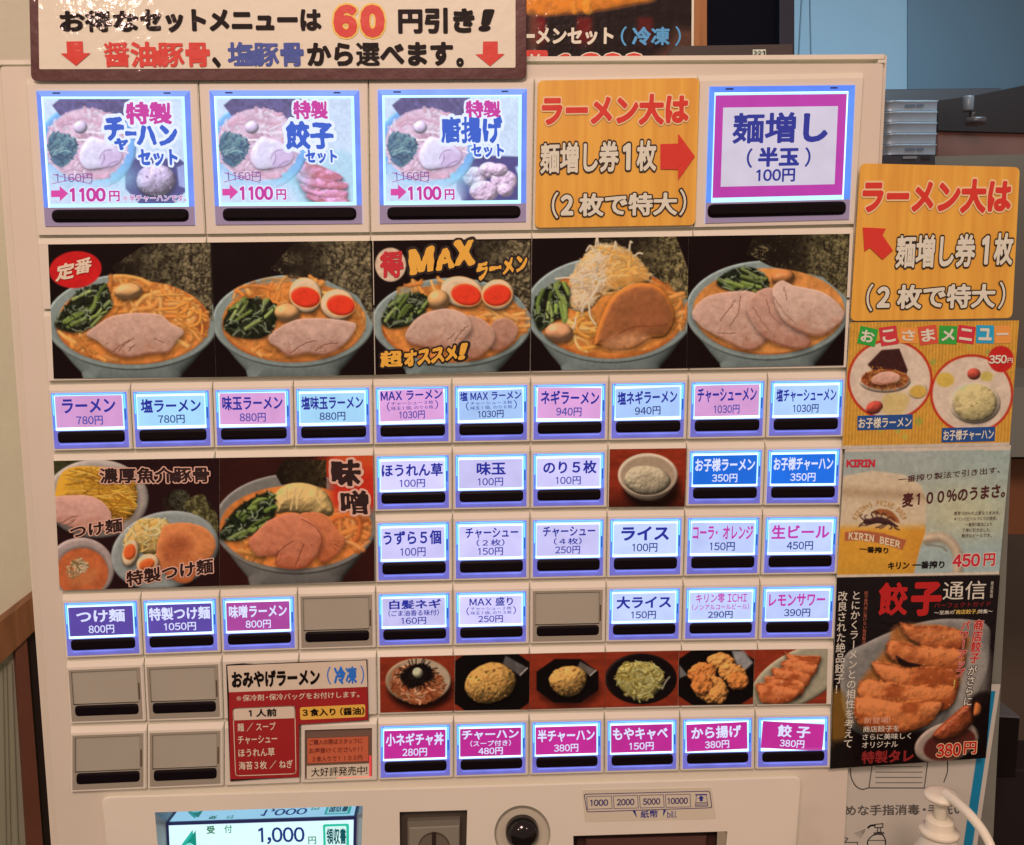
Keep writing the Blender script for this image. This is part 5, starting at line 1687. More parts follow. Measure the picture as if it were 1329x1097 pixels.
# discount sign at the top
mb = MB()
sq = [(36.5, -50), (683.5, -50), (683.2, 102.5), (40, 105)]
mb.slab(rq(sq, 9, 5), .0022, .0012, mat('sign_border', (70, 17, 14), .35, .45, **LAM), .0003)
sign = mb.build('discount_sign')
tag(sign, 'cream sign with a dark brown border advertising 60 yen off, above the lit buttons', 'sign')
mb = MB()
PL(mb, rq([(49, -38), (669, -38), (669, 88), (51, 90)], 2), mat('sign_paper', (218, 184, 160), .4, .4, **LAM), .0025)
SB = mat('laminated_black', (16, 7, 6), .45, .12, **LAM); SBL = mat('laminated_blue', (44, 64, 130), .35, .4, **LAM); SYE = mat('laminated_yellow', (236, 176, 70), .35, .4, **LAM)
d = .0029
T(mb, 'お得な', box(76, 13, 179, 42.5, -.002), SB, .055, d)
T(mb, 'セットメニューは', box(181, 12, 417, 42, -.002), SB, .06, d)
T(mb, '6', box(432, 6, 463, 49, 0), REDL, .075, d, [(.05, SYE)]); T(mb, '0', box(467, 6, 499, 49, 0), REDL, .085, d, [(.05, SYE)])
T(mb, '円引き', box(516, 10, 616, 44, -.003), SB, .055, d)
T(mb, '！', box(627, 12, 643, 41, 0, -.25), SB, .06, d)
T(mb, '醤油豚骨', box(133, 54, 272, 88, -.004), REDL, .045, d)
T(mb, '、', box(275, 74, 286, 88, 0), SB, .06, d)
T(mb, '塩豚骨', box(294, 54, 394, 87, -.004), SBL, .045, d)
T(mb, 'から選べます', box(398, 55, 588, 87, -.006), SB, .05, d)
T(mb, '。', box(592, 75, 602, 87, 0), SB, .05, d)
PL(mb, [(86, 54), (107, 53.7), (108, 69), (117.5, 69), (98.5, 85.5), (78.5, 69.5), (87, 69.3)], REDL, d)
PL(mb, [(627, 54), (646, 53.8), (646, 70), (655, 70), (636, 86), (617, 70.5), (626.5, 70.3)], REDL, d)
mb.build('lettering', sign)

WOODC = wood_mat('orange_wood_print', (224, 148, 54), (208, 128, 42))


def note(q, name, label, d, small):
    mb = MB()
    mb.slab(rq(q, 8, 5), d, .0008, WOODC, .0002)
    o = mb.build(name); tag(o, label, 'sign')
    return o


q = [(698, 104.5), (908, 101), (902.5, 292.5), (694, 296)]
sg = note(q, 'noodle_size_sign', 'orange wood-print sign whose red arrow points right at the 麺増し button', .0018, 0)
mb = MB(); z = Zm(670, 0, 2.769); d = .0024
HW = mat('laminated_white', (226, 196, 172), .35, .4, **LAM); HPK = mat('laminated_pink', (232, 176, 130), .35, .4, **LAM); HBK = mat('laminated_dark', (40, 22, 14), .35, .4, **LAM)
T(mb, 'ラーメン大は', box(z.x(92), z.y(342), z.x(622), z.y(454), -.012), REDL, .05, d, [(.05, HPK)])
T(mb, '麺増し券', box(z.x(86), z.y(514), z.x(370), z.y(626), -.03), HW, .035, d, [(.055, HBK)])
T(mb, '１', box(z.x(384), z.y(515), z.x(412), z.y(612), -.02), HW, .05, d, [(.055, HBK)])
T(mb, '枚', box(z.x(434), z.y(505), z.x(505), z.y(616), -.02), HW, .035, d, [(.055, HBK)])
T(mb, '（', box(z.x(128), z.y(690), z.x(152), z.y(785), 0), HW, .01, d, [(.06, HBK)])
T(mb, '２', box(z.x(160), z.y(700), z.x(206), z.y(775), -.02), HW, .05, d, [(.055, HBK)])
T(mb, '枚で特大', box(z.x(226), z.y(696), z.x(580), z.y(778), -.012), HW, .035, d, [(.055, HBK)])
T(mb, '）', box(z.x(588), z.y(680), z.x(612), z.y(775), 0), HW, .01, d, [(.06, HBK)])
PL(mb, z.p([(518, 518), (582, 516), (582, 480), (642, 562), (582, 648), (582, 610), (518, 608)]), REDL, d)
mb.build('lettering', sg)

q = [(1117, 212), (1324, 217), (1314, 413), (1104, 417)]
sg = note(q, 'noodle_size_sign', 'orange wood-print sign with a red arrow pointing up and left, above the striped poster', .0018, 0)
mb = MB(); z = Zm(1080, 200, 2.813)
T(mb, 'ラーメン大は', box(z.x(114), z.y(92), z.x(660), z.y(218), -.004), REDL, .05, d, [(.05, HPK)])
T(mb, '麺増し券', box(z.x(236), z.y(296), z.x(528), z.y(418), -.018), HW, .035, d, [(.05, HBK)])
T(mb, '１', box(z.x(550), z.y(298), z.x(576), z.y(404), -.02), HW, .05, d, [(.05, HBK)])
T(mb, '枚', box(z.x(596), z.y(288), z.x(666), z.y(406), -.01), HW, .035, d, [(.05, HBK)])
T(mb, '（', box(z.x(128), z.y(474), z.x(152), z.y(574), 0), HW, .01, d, [(.05, HBK)])
T(mb, '２', box(z.x(166), z.y(484), z.x(214), z.y(562), -.02), HW, .05, d, [(.05, HBK)])
T(mb, '枚で特大', box(z.x(240), z.y(478), z.x(600), z.y(566), -.012), HW, .035, d, [(.05, HBK)])
T(mb, '）', box(z.x(612), z.y(466), z.x(636), z.y(566), 0), HW, .01, d, [(.05, HBK)])
PL(mb, z.p([(112, 268), (196, 272), (184, 296), (222, 352), (184, 386), (138, 342), (118, 356)]), REDL, d)
mb.build('lettering', sg)

# children's menu
def poster(q, name, label, fn, bg, d=.0012, r=0, corners=(1, 1, 1, 1), coat=.5, bump=.12, step=.95):
    mb = MB(); mb.slab(rq(q, r, 4, corners) if r else q, d, .0006, mat('card_stock', (190, 160, 140), .6))
    o = mb.build(name); tag(o, label, 'poster')
    p = Pic(q, step, bg); fn(p)
    p.mesh('picture', o, d + .0002, 0, coat, bump)
    return o


def pic_kids(p):
    z = Zm(1090, 405, 5.561)
    p.tintf(lambda X, Y, c: np.array((218, 152, 62.)) * (.93 + .07 * np.sin((X + .05 * Y) * 2 * math.pi / 4.3) + .05 * (fbm(X, Y, 9, 3) - .5))[..., None])
    for x, y, s, c in ((672, 360, 30, (150, 150, 70)), (570, 790, 36, (150, 150, 66)), (290, 850, 26, (170, 160, 70)), (420, 860, 24, (160, 160, 80)), (930, 250, 26, (190, 160, 70)), (660, 785, 20, (206, 130, 60)), (470, 900, 26, (180, 160, 76)), (1070, 290, 22, (140, 150, 80))):
        p.flat(z.G((x - s, y), (x, y - s), (x + s, y), (x, y + s), sm=False), c, 2, .7)
    for (cx, cy, rx, ry) in ((362, 490, 308, 292), (952, 592, 300, 286)):
        p.flat(z.E(cx, cy, rx, ry), (186, 50, 28), 1.3)
        p.flat(z.E(cx, cy, rx - 17, ry - 17), (212, 178, 156), 1.3, var=.05, vs=14)
    # ramen in the left disc
    p.flat(z.G((320, 600), (500, 600), (450, 740), (330, 740)), (206, 168, 104), 6, .8)
    p.blob(z.E(325, 500, 186, 84), (206, 172, 152), r=6, amp=.5, sp=.05)
    p.flat(z.G((200, 380), (300, 275), (430, 265), (490, 420), (470, 480), (260, 440), sm=False), (66, 28, 24), 1.3, var=.2, vs=4)
    p.flat(z.E(325, 485, 172, 72), (150, 74, 36), 2, var=.25, vs=5)
    p.strands(z.E(325, 490, 168, 72), 60, 1.5, [(176, 100, 54), (196, 130, 70), (120, 54, 26)], 18, .6, None, 5)
    p.specks(z.E(265, 420, 60, 34), 40, 1.4, [(206, 146, 60), (190, 124, 44)], 5)
    pork(p, z.G((225, 500), (260, 455), (340, 430), (420, 450), (430, 490), (340, 520), (260, 520)), (212, 156, 136), 4, (170, 100, 74), (), 5)
    p.blob(z.E(560, 565, 72, 62), (210, 176, 150), r=5, amp=.4); p.flat(z.E(566, 575, 62, 44), (206, 158, 76), 2)
    p.blob(z.E(250, 690, 62, 46, -20), (176, 70, 54), r=8, amp=.6, ta=.2); p.flat(z.G((300, 720), (420, 740), (320, 700)), (206, 170, 120), 3)
    # fried rice in the right disc
    p.flat(z.E(760, 490, 66, 52), (206, 164, 78), 3); p.blob(z.E(968, 448, 48, 42), (180, 74, 58), r=8, amp=.6); p.flat(z.E(1060, 465, 46, 36), (196, 164, 90), 3)
    p.blob(z.E(975, 660, 186, 148), (210, 180, 154), r=6, amp=.4, sp=.05)
    fried_rice(p, z.E(975, 655, 156, 134), 22, (196, 168, 120), 90, .9, ((120, 84, 44), (150, 80, 50), (96, 76, 44)), [(206, 180, 136), (180, 150, 100), (190, 160, 112)], .15, .22)
    p.flat(z.E(1162, 340, 92, 95), (194, 38, 34), 1.2)
    p.tintf(lambda X, Y, c: np.where((Y > z.y(965) - .02 * (X - 1100))[..., None], np.array((196, 170, 154.)), c))


km = poster([(1103.5, 418.5), (1322.5, 416), (1310, 578.5), (1093, 583)], 'kids_menu_poster', "orange striped children's menu poster with two round food pictures", pic_kids, (218, 152, 62), r=5, corners=(0, 1, 0, 0))
mb = MB(); z = Zm(1090, 405, 5.561); d = .0017
cols = [(40, 140, 50), (196, 46, 52), (220, 128, 56), (204, 70, 50), (50, 140, 50), (196, 40, 50), (36, 140, 170), (222, 132, 60)]
for k, (ch, x0, y0, x1, y1, r) in enumerate((('お', 136, 112, 266, 240, 12), ('こ', 290, 105, 416, 240, -8), ('さ', 430, 112, 560, 226, 2), ('ま', 570, 100, 704, 234, -8), ('メ', 716, 100, 846, 232, 2),
                                             ('ニ', 848, 100, 974, 226, 8), ('ュ', 984, 96, 1112, 226, 1), ('ー', 1116, 98, 1232, 226, -2))):
    cx, cy = (x0 + x1) / 2, (y0 + y1) / 2; w = (x1 - x0) / 2; h = (y1 - y0) / 2; a = math.radians(r); c_, s_ = math.cos(a), math.sin(a)
    def rt(u, v): return (z.x(cx + u * c_ - v * s_), z.y(cy + u * s_ + v * c_))
    PL(mb, [rt(-w, -h), rt(w, -h), rt(w, h), rt(-w, h)], mat('ink_block', cols[k], .45), d)
    hh = .68
    T(mb, ch, [rt(-w * .74, -h * hh), rt(w * .74, -h * hh), rt(w * .74, h * hh), rt(-w * .74, h * hh)], HW, .03, d + .0003)
BLP = mat('ink_deep_blue', (30, 66, 120), .45)
PL(mb, z.p([(128, 750), (526, 738), (524, 844), (126, 854)]), BLP, d); T(mb, 'お子様ラーメン', [tuple(p) for p in z.p([(136, 764), (518, 754), (517, 832), (134, 842)])], HW, .025, d + .0003)
PL(mb, z.p([(738, 838), (1122, 828), (1118, 932), (735, 942)]), BLP, d); T(mb, 'お子様チャーハン', [tuple(p) for p in z.p([(748, 852), (1112, 842), (1110, 920), (746, 930)])], HW, .025, d + .0003)
T(mb, '350', box(z.x(1078), z.y(312), z.x(1208), z.y(374), -.02), HW, .035, d + .0003, track=-.04); T(mb, '円', box(z.x(1212), z.y(332), z.x(1250), z.y(368), 0), HW, .02, d + .0003)
mb.build('lettering', km)


def pic_beer(p):
    z = Zm(1090, 580, 5.778)
    def bg(X, Y, c):
        t = sst(z.x(400), z.x(1250), X)[..., None]; v = sst(z.y(60), z.y(900), Y)[..., None]
        base = lerp(np.array((164, 158, 148.)), np.array((160, 160, 150.)), t)
        warm = np.exp(-(((X - z.x(900)) / 75) ** 2 + ((Y - z.y(480)) / 38) ** 2))[..., None]
        base = base * (1 - .6 * warm) + np.array((208, 182, 136.)) * .6 * warm
        low = sst(z.y(640), z.y(800), Y)[..., None]
        base = base * (1 - low * .6) + np.array((160, 164, 158.)) * low * .6
        return base + ((fbm(X, Y, 8, 4) - .5) * 14)[..., None]
    p.tintf(bg)
    p.specks(z.E(640, 80, 600, 60), 12, 3.2, [(176, 168, 154)], 5, .6)
    # handle
    for wd, c in ((13, (186, 152, 126)), (8, (196, 164, 138))):
        p.strand(curve(z.p([(640, 690), (760, 680), (850, 740), (890, 840), (880, 960)])), wd, c, 1, .3)
    p.strand(curve(z.p([(650, 735), (760, 750), (800, 780)])), 3, (120, 98, 80), .5, 0)
    # glass
    gl = z.G((-20, 230), (250, 180), (480, 210), (610, 290), (650, 420), (640, 640), (600, 760), (550, 960), (-20, 960), sm=False)
    p.flat(gl, (208, 174, 144), 3)
    w = p.win(gl.bb); X, Y = p.X[w], p.Y[w]; m = p_in(gl, X, Y)
    p.mix(w, m * sst(z.y(560), z.y(640), Y), (216, 148, 54))
    p.mix(w, m * sst(z.y(760), z.y(960), Y) * .6, (196, 138, 50))
    p.mix(w, m * sst(z.x(420), z.x(640), X) * sst(z.y(540), z.y(700), Y) * .6, (190, 120, 44))
    p.mix(w, m * np.exp(-((Y - z.y(350) - (X - z.x(250)) * .05) / 7) ** 2) * .55, (158, 120, 90))
    p.mix(w, m * sst(z.y(300), z.y(200), Y) * .5, (206, 174, 148))
    # emblem: a running creature over a crescent
    p.flat(z.G((240, 490), (300, 465), (380, 480), (430, 530), (446, 570), (400, 560), (340, 520), (280, 510)), (160, 92, 50), 1.2)
    EM = (70, 36, 34)
    for pts_ in (((196, 566), (236, 536), (300, 524), (352, 540), (380, 560), (350, 584), (290, 574), (240, 580)), ((352, 540), (396, 566), (440, 596), (424, 604), (380, 586), (350, 578)), ((176, 556), (206, 540), (230, 556), (214, 580), (190, 578))):
        p.blob(z.G(*pts_), EM, r=3, amp=.5, ta=.4, ts=2.5, rag=.5)
    for c_, wd in (([(196, 556), (168, 540), (150, 516), (166, 508)], 1.5), ([(200, 560), (186, 522), (204, 512)], 1.4), ([(206, 578), (168, 574), (146, 598)], 1.7), ([(236, 580), (190, 590), (150, 588)], 1.3),
                   ([(330, 582), (296, 600), (272, 606)], 1.8), ([(352, 582), (320, 606), (300, 612)], 1.5), ([(404, 588), (418, 612), (444, 622)], 1.9), ([(380, 586), (392, 606), (372, 616)], 1.5),
                   ([(250, 530), (236, 502), (262, 486), (286, 492)], 1.8), ([(280, 524), (268, 504), (296, 500)], 1.4), ([(310, 522), (320, 500), (350, 506)], 1.4), ([(350, 540), (386, 528), (412, 552)], 1.5)):
        p.strand(curve(z.p(c_)), wd, EM, .95, 0)
    p.flat(z.G((36, 640), (160, 626), (330, 650), (500, 700), (470, 775), (330, 730), (170, 700), (36, 705), sm=False), (176, 96, 62), 1.5)
    p.tintf(lambda X, Y, c: np.where(((Y < z.y(38) - .012 * (X - 1093)) | (Y > z.y(960) - .02 * (X - 1090)))[..., None], np.array((206, 176, 156.)), c))


bq_ = [(1097, 582.5), (1312, 578), (1296.5, 745.5), (1086, 749.5)]
bp_ = poster(bq_, 'beer_poster', 'pale poster showing a mug of beer and the price 450円, below the striped orange menu', pic_beer, (150, 142, 130), .0010)
mb = MB(); z = Zm(1090, 580, 5.778); d = .0015
CR = mat('ink_cherry', (190, 36, 50), .45); MAR = mat('ink_maroon', (74, 26, 24), .5); GLD = mat('ink_gold', (180, 122, 64), .5)
T(mb, 'KIRIN', box(z.x(52), z.y(96), z.x(266), z.y(154), -.006), CR, .06, d, track=-.05)
T(mb, '一番搾り製法で引き出す、', box(z.x(440), z.y(222), z.x(1205), z.y(272), -.10), MAR, .006, d)
T(mb, '麦１００％のうまさ。', box(z.x(474), z.y(348), z.x(1246), z.y(456), -.10), MAR, .032, d, track=-.02)
for k, t in enumerate(('麦芽100%の上質なうまみを、', 'キリンのビールづくりの技術、', '一番搾り製法により', '丁寧に引き出した、', '贅沢なビールです。')):
    x0 = (858, 858, 945, 920, 915)[k]; x1 = (1205, 1180, 1140, 1135, 1140)[k]
    T(mb, t, box(z.x(x0), z.y(486 + k * 42), z.x(x1), z.y(514 + k * 42), -.02), MAR, .0, d)
word = "KIRIN'S PRIME BREW"
for k, ch in enumerate(word):
    if ch == ' ': continue
    a = math.radians(-158 + k * 8.0); cx, cy, R = 300, 600, 178
    px, py = cx + R * 1.12 * math.cos(a), cy + R * math.sin(a); tx, ty = -math.sin(a), math.cos(a); w_ = 10; h_ = 20 if ch != "'" else 8
    T(mb, ch, [tuple(p) for p in z.p([(px - tx * w_ - ty * -h_ * -1, py - ty * w_ + tx * -h_), (px + tx * w_ - ty * h_ * 1, py + ty * w_ - tx * h_), (px + tx * w_ + ty * h_ * 0 + -tx * 0, py + ty * w_ + tx * h_ * .6), (px - tx * w_, py - ty * w_ + tx * h_ * .6)])] if False else
      [tuple(p) for p in z.p([(px - tx * w_ + ty * h_, py - ty * w_ - tx * h_), (px + tx * w_ + ty * h_, py + ty * w_ - tx * h_), (px + tx * w_ - ty * h_, py + ty * w_ + tx * h_), (px - tx * w_ - ty * h_, py - ty * w_ + tx * h_)])], GLD, .02, d)
word = 'KIRIN BEER'
for k, ch in enumerate(word):
    if ch == ' ': continue
    u = k / 9.0; px = 84 + u * 350; py = 668 + 62 * u ** 1.5; sl = .10 + .16 * u
    T(mb, ch, [tuple(p) for p in z.p([(px - 16, py - 28 - 16 * sl), (px + 18, py - 28 + 18 * sl), (px + 14, py + 28 + 14 * sl), (px - 20, py + 28 - 20 * sl)])], mat('ink_sand', (216, 176, 140), .45), .05, d)
T(mb, '一番搾り', box(z.x(148), z.y(742), z.x(366), z.y(790), .06), SB, .035, d)
T(mb, 'キリン', box(z.x(364), z.y(866), z.x(522), z.y(922), -.04), SB, .04, d)
T(mb, '一番搾り', box(z.x(546), z.y(858), z.x(788), z.y(916), -.02), SB, .04, d)
T(mb, '450', box(z.x(848), z.y(806), z.x(1056), z.y(906), -.04), CR, .04, d, [(.045, HW)])
T(mb, '円', box(z.x(1082), z.y(800), z.x(1168), z.y(896), -.04), CR, .03, d, [(.05, HW)])
mb.build('lettering', bp_)


def pic_gyp(p):
    z = Zm(1080, 745, 4.3)
    p.tintf(lambda X, Y, c: c * (.8 + .5 * fbm(X, Y, 20, 9))[..., None])
    pl_ = z.G((60, 480), (200, 380), (420, 290), (640, 250), (860, 280), (880, 420), (860, 560), (780, 720), (660, 860), (400, 900), (160, 900), (60, 760))
    p.blob(pl_, (132, 116, 108), r=10, amp=.3, var=.12, sp=.04)
    p.flat(z.G((600, 560), (860, 420), (860, 700), (700, 800)), (166, 146, 134), 14, .6)
    p.shade(z.G((150, 800), (500, 860), (640, 760), (500, 900), (150, 900)), .5, 0, 4, 10)
    p.flat(z.G((380, 280), (740, 330), (745, 460), (690, 660), (600, 760), (300, 890), (140, 830), (140, 640), (220, 520), (310, 400)), (168, 100, 52), 8, var=.2)
    gyoza_row(p, [z.G((380, 270), (470, 290), (620, 290), (740, 330), (720, 420), (560, 430), (430, 360)), z.G((305, 390), (360, 370), (480, 400), (640, 410), (745, 440), (700, 560), (520, 540), (330, 480)),
                  z.G((218, 500), (320, 500), (420, 520), (600, 520), (700, 560), (690, 660), (560, 690), (330, 640)), z.G((150, 610), (230, 590), (400, 620), (600, 620), (690, 640), (650, 750), (440, 790), (180, 720)),
                  z.G((130, 700), (220, 680), (400, 710), (560, 700), (620, 720), (560, 820), (440, 880), (260, 890), (140, 820))], 70, (192, 108, 60), 2.3, 7, .30)
    p.flat(z.G((355, 455), (420, 490), (500, 510), (440, 520), (380, 505)), (36, 14, 10), 2)
    p.flat(z.G((0, 660), (70, 690), (80, 950), (0, 980)), (150, 100, 36), 8, .8)
    p.flat(z.G((60, 930), (500, 880), (660, 880), (870, 760), (880, 1100), (0, 1100), (0, 960)), (16, 6, 7), 10)
    p.blob(z.E(640, 940, 186, 110, -18), (158, 130, 116), r=6, amp=.5, sp=.05)
    p.flat(z.E(655, 950, 150, 84, -18), (92, 40, 32), 3)
    ch = z.G((560, 900), (680, 780), (760, 720), (840, 700), (830, 770), (740, 880), (640, 930))
    p.shade(ch, .4, 2, 3, 4); p.blob(ch, (140, 66, 38), r=10, amp=.7, ta=.3, ts=6, seed=4, sp=.35, var=.2)
    p.flat(z.G((770, 700), (870, 660), (900, 760), (840, 900), (800, 860)), (20, 8, 9), 6, .85)
    p.blob(z.G((800, 720), (830, 735), (825, 780), (790, 790)), (196, 110, 60), r=6, amp=.5)
    p.specks(z.G((360, 300), (700, 300), (680, 600), (300, 600)), 40, 1.0, [(222, 160, 100), (150, 70, 30)], 6, .5)


gp = poster([(1086, 750), (1298, 746.5), (1279.5, 984), (1077, 998)], 'dumpling_poster', 'dark poster of fried dumplings with vertical white writing and the price 380円', pic_gyp, (17, 8, 9), .0008)
mb = MB(); z = Zm(1080, 745, 4.3); d = .0013
RG = mat('ink_blood', (178, 26, 24), .45); WG = mat('ink_offwhite', (206, 176, 156), .5); YG = mat('ink_amber', (200, 150, 70), .5); DRD = mat('ink_dim_red', (130, 26, 26), .5)
T(mb, '餃', box(z.x(262), z.y(46), z.x(430), z.y(236), -.02), RG, .045, d); T(mb, '子', box(z.x(446), z.y(46), z.x(618), z.y(236), -.02), RG, .055, d)
T(mb, '通信', box(z.x(622), z.y(42), z.x(862), z.y(146), -.02), WG, .002, d)
TV(mb, '商店街版', z.x(886), z.y(40), z.y(134), 4.0, WG, .0, d, (), -.07)
T(mb, 'パーフェクトガイド', box(z.x(570), z.y(162), z.x(885), z.y(190), -.03), DRD, .01, d)
T(mb, '～至高の', box(z.x(570), z.y(206), z.x(682), z.y(228), -.03), WG, .012, d); T(mb, '「商店餃子」', box(z.x(680), z.y(200), z.x(816), z.y(226), -.03), YG, .02, d); T(mb, '特集～', box(z.x(816), z.y(198), z.x(896), z.y(222), -.03), WG, .012, d)
TV(mb, 'とにかくラーメンとの相性を考えて', z.x(108), z.y(92), z.y(975), 13, WG, .008, d, (), -.055)
TV(mb, '改良された絶品餃子！', z.x(32), z.y(96), z.y(672), 13, WG, .008, d, (), -.04)
TV(mb, '餃子専門店に負けない独自製法', z.x(180), z.y(96), z.y(392), 5.2, mat('ink_salmon', (176, 84, 62), .5), .0, d, (), -.05)
TV(mb, '商店餃子がさらに', z.x(790), z.y(258), z.y(735), 15.5, RG, .03, d, [(.05, WG)], -.14) if False else None
TV(mb, '商店餃子', z.x(792), z.y(256), z.y(500), 13.5, RG, .02, d, [(.05, mat('ink_rose', (206, 140, 124), .5))], -.12)
TV(mb, 'がさらに', z.x(760), z.y(512), z.y(740), 12.5, WG, .018, d, [(.06, SB)], -.15)
TV(mb, 'パワーアップ', z.x(722), z.y(262), z.y(580), 12.0, RG, .02, d, [(.05, mat('ink_rose', (206, 140, 124), .5))], -.12)
TV(mb, '！', z.x(672), z.y(585), z.y(640), 12.0, YG, .03, d, (), -.12)
T(mb, '新登場！', box(z.x(178), z.y(800), z.x(325), z.y(836), -.02), mat('ink_salmon2', (214, 140, 110), .5), .012, d)
for k, (t, x1) in enumerate((('商店餃子を', 375), ('さらに美味しく', 442), ('オリジナル', 368))):
    T(mb, t, box(z.x(174 - 3 * k), z.y(850 + k * 44), z.x(x1), z.y(884 + k * 44), -.03), WG, .008, d)
T(mb, '特製タレ', box(z.x(165), z.y(988), z.x(458), z.y(1062), -.04), DRD, .05, d)
T(mb, '380', box(z.x(584), z.y(950), z.x(722), z.y(1024), -.06), RG, .035, d, [(.045, HPK)]); T(mb, '円', box(z.x(738), z.y(938), z.x(808), z.y(1006), -.04), RG, .025, d, [(.05, HPK)])
mb.build('lettering', gp)

# souvenir ramen notice, an L-shaped card over the blank buttons
mb = MB()
sp_ = [(293.3, 863.2), (315, 861.5), (330, 862.3), (400, 859.2), (455, 857.6), (476.5, 856.4), (478.2, 935), (388.5, 940.6), (388.2, 1009), (340, 1011.5), (298.6, 1014.5)]
mb.slab(sp_, .0016, .0006, mat('card_edge_black', (24, 10, 9), .5), .0002)
nt_ = mb.build('souvenir_notice'); tag(nt_, 'L-shaped red and white notice offering frozen souvenir ramen, beside the blank buttons', 'notice')
mb = MB(); z = Zm(285, 850, 6.454); d = .0019
RN = mat('notice_red', (152, 28, 28), .45, .35, var=.08, vscale=30); YN = mat('notice_yellow', (222, 152, 62), .45)
PL(mb, z.p([(64, 92), (420, 78), (1228, 46), (1238, 268), (78, 314)]), mat('notice_paper', (208, 168, 144), .5, var=.04), d)
mb.add(P(*np.array(z.p([(78, 314), (1238, 268), (1244, 545), (664, 584), (664, 1024), (88, 1044)])).T, d), [[1, 0, 3, 2], [0, 5, 4, 3]], RN)
d2 = d + .0003
T(mb, 'おみやげラーメン', box(z.x(98), z.y(140), z.x(838), z.y(282), -.035), SB, .05, d2)
BN = mat('notice_blue', (36, 100, 180), .45)
T(mb, '（', box(z.x(898), z.y(98), z.x(930), z.y(250), 0), BN, .0, d2); T(mb, '冷凍', box(z.x(955), z.y(98), z.x(1150), z.y(250), -.03), BN, .055, d2); T(mb, '）', box(z.x(1178), z.y(88), z.x(1208), z.y(244), 0), BN, .0, d2)
T(mb, '※保冷剤・保冷バッグをお付けします。', box(z.x(140), z.y(338), z.x(1170), z.y(392), -.035), PNK, .008, d2)
PL(mb, rq(z.p([(112, 448), (632, 426), (632, 530), (114, 550)]), 3, 4, (1, 1, 0, 0)), mat('notice_paper', (208, 168, 144), .5, var=.04), d2)
T(mb, '１人前', box(z.x(242), z.y(456), z.x(476), z.y(522), -.03), SB, .03, d2 + .0003)
LN(mb, rq(z.p([(112, 450), (630, 428), (640, 996), (134, 1014)]), 4, 4), .9, PNK, d2, True)
PL(mb, rq(z.p([(672, 440), (1220, 414), (1220, 520), (676, 546)]), 3, 4), YN, d2)
T(mb, '３食入り（醤油）', box(z.x(692), z.y(452), z.x(1212), z.y(518), -.03), SB, .03, d2 + .0003)
for k, (t, x1) in enumerate((('麺 / スープ', 468), ('チャーシュー', 482), ('ほうれん草', 460), ('海苔３枚 / ねぎ', 612))):
    T(mb, t, box(z.x(148 + 4 * k), z.y(574 + 107 * k), z.x(x1), z.y(644 + 107 * k), -.035), PNK, .014, d2)
mb.build('lettering', nt_)

# hygiene notice on the grey stand at the lower right
mb = MB()
sh = [(1040, 888), (1298.5, 888.5), (1262, 1140), (1030, 1140)]
mb.slab(sh, -.0085, .0006, mat('notice_sheet', (186, 158, 142), .55, .3, var=.03))
hy = mb.build('hygiene_notice'); tag(hy, 'white hygiene notice with a teal stripe and a drawn face mask, under the dumpling poster', 'notice')
mb = MB(); z = Zm(1060, 880, 4.94); d = -.0083; GI = mat('ink_grey', (84, 70, 64), .5)
PL(mb, z.p([(1088, 84), (1146, 84), (998, 1080), (940, 1080)]), mat('ink_teal', (10, 106, 136), .5), d)
LN(mb, z.p([(358, 540), (335, 705)]), 1.28, GI, d); LN(mb, z.p([(335, 705), (690, 706)]), 1.44, GI, d); LN(mb, z.p([(714, 520), (690, 706)]), 1.28, GI, d)
for k in range(4): LN(mb, z.p([(378, 570 + 34 * k), (676, 570 + 34 * k)]), 0.96, GI, d)
LN(mb, curve(z.p([(215, 580), (222, 640), (250, 692), (290, 714), (330, 706)])), 1.28, GI, d); LN(mb, curve(z.p([(838, 530), (838, 600), (815, 670)])), 1.28, GI, d)
T(mb, 'めな手指消毒・手洗い', box(z.x(182), z.y(816), z.x(948), z.y(884), -.012, 0), GI, .02, d)
LN(mb, z.p([(170, 1022), (200, 1030), (178, 1055), (262, 1055), (262, 1080)]), 1.28, GI, d)
LN(mb, z.p([(372, 940), (424, 934), (424, 958), (374, 960)]), 1.44, GI, d, True); LN(mb, curve(z.p([(374, 944), (345, 948), (328, 962)])), 2.24, GI, d)
LN(mb, z.p([(392, 960), (388, 990), (412, 990), (408, 960)]), 1.44, GI, d); PL(mb, z.p([(364, 1004), (366, 990), (432, 988), (434, 1002)]), GI, d)
LN(mb, curve(z.p([(326, 1080), (330, 1040), (370, 1006), (420, 1006), (440, 1040), (440, 1080)])), 1.44, GI, d); LN(mb, z.p([(334, 1042), (438, 1042)]), 1.12, GI, d)
for k in range(4): LN(mb, z.p([(240 + 12 * k, 1000 + k * 9), (312 - 2 * k, 970 + 6 * k)]), 0.56, GI, d)
mb.build('lettering', hy)

# ------------------------------------------------------------------ pump bottle in front
pc = P(1222, 1030, .075)
px_m = (P(1223, 1030, .075) - P(1222, 1030, .075))[0]
root = thing('pump_bottle', (pc[0], pc[1], pc[2] - .20), 'milky white pump dispenser with a curved nozzle, in front of the hygiene notice', 'bottle')
WP = mat('white_pump', (242, 202, 176), .3, .45); WB = mat('milky_bottle', (206, 172, 152), .25, .45)
WB.node_tree.nodes['Principled BSDF'].inputs['Subsurface Weight'].default_value = .2
WB.node_tree.nodes['Principled BSDF'].inputs['IOR'].default_value = 1.05


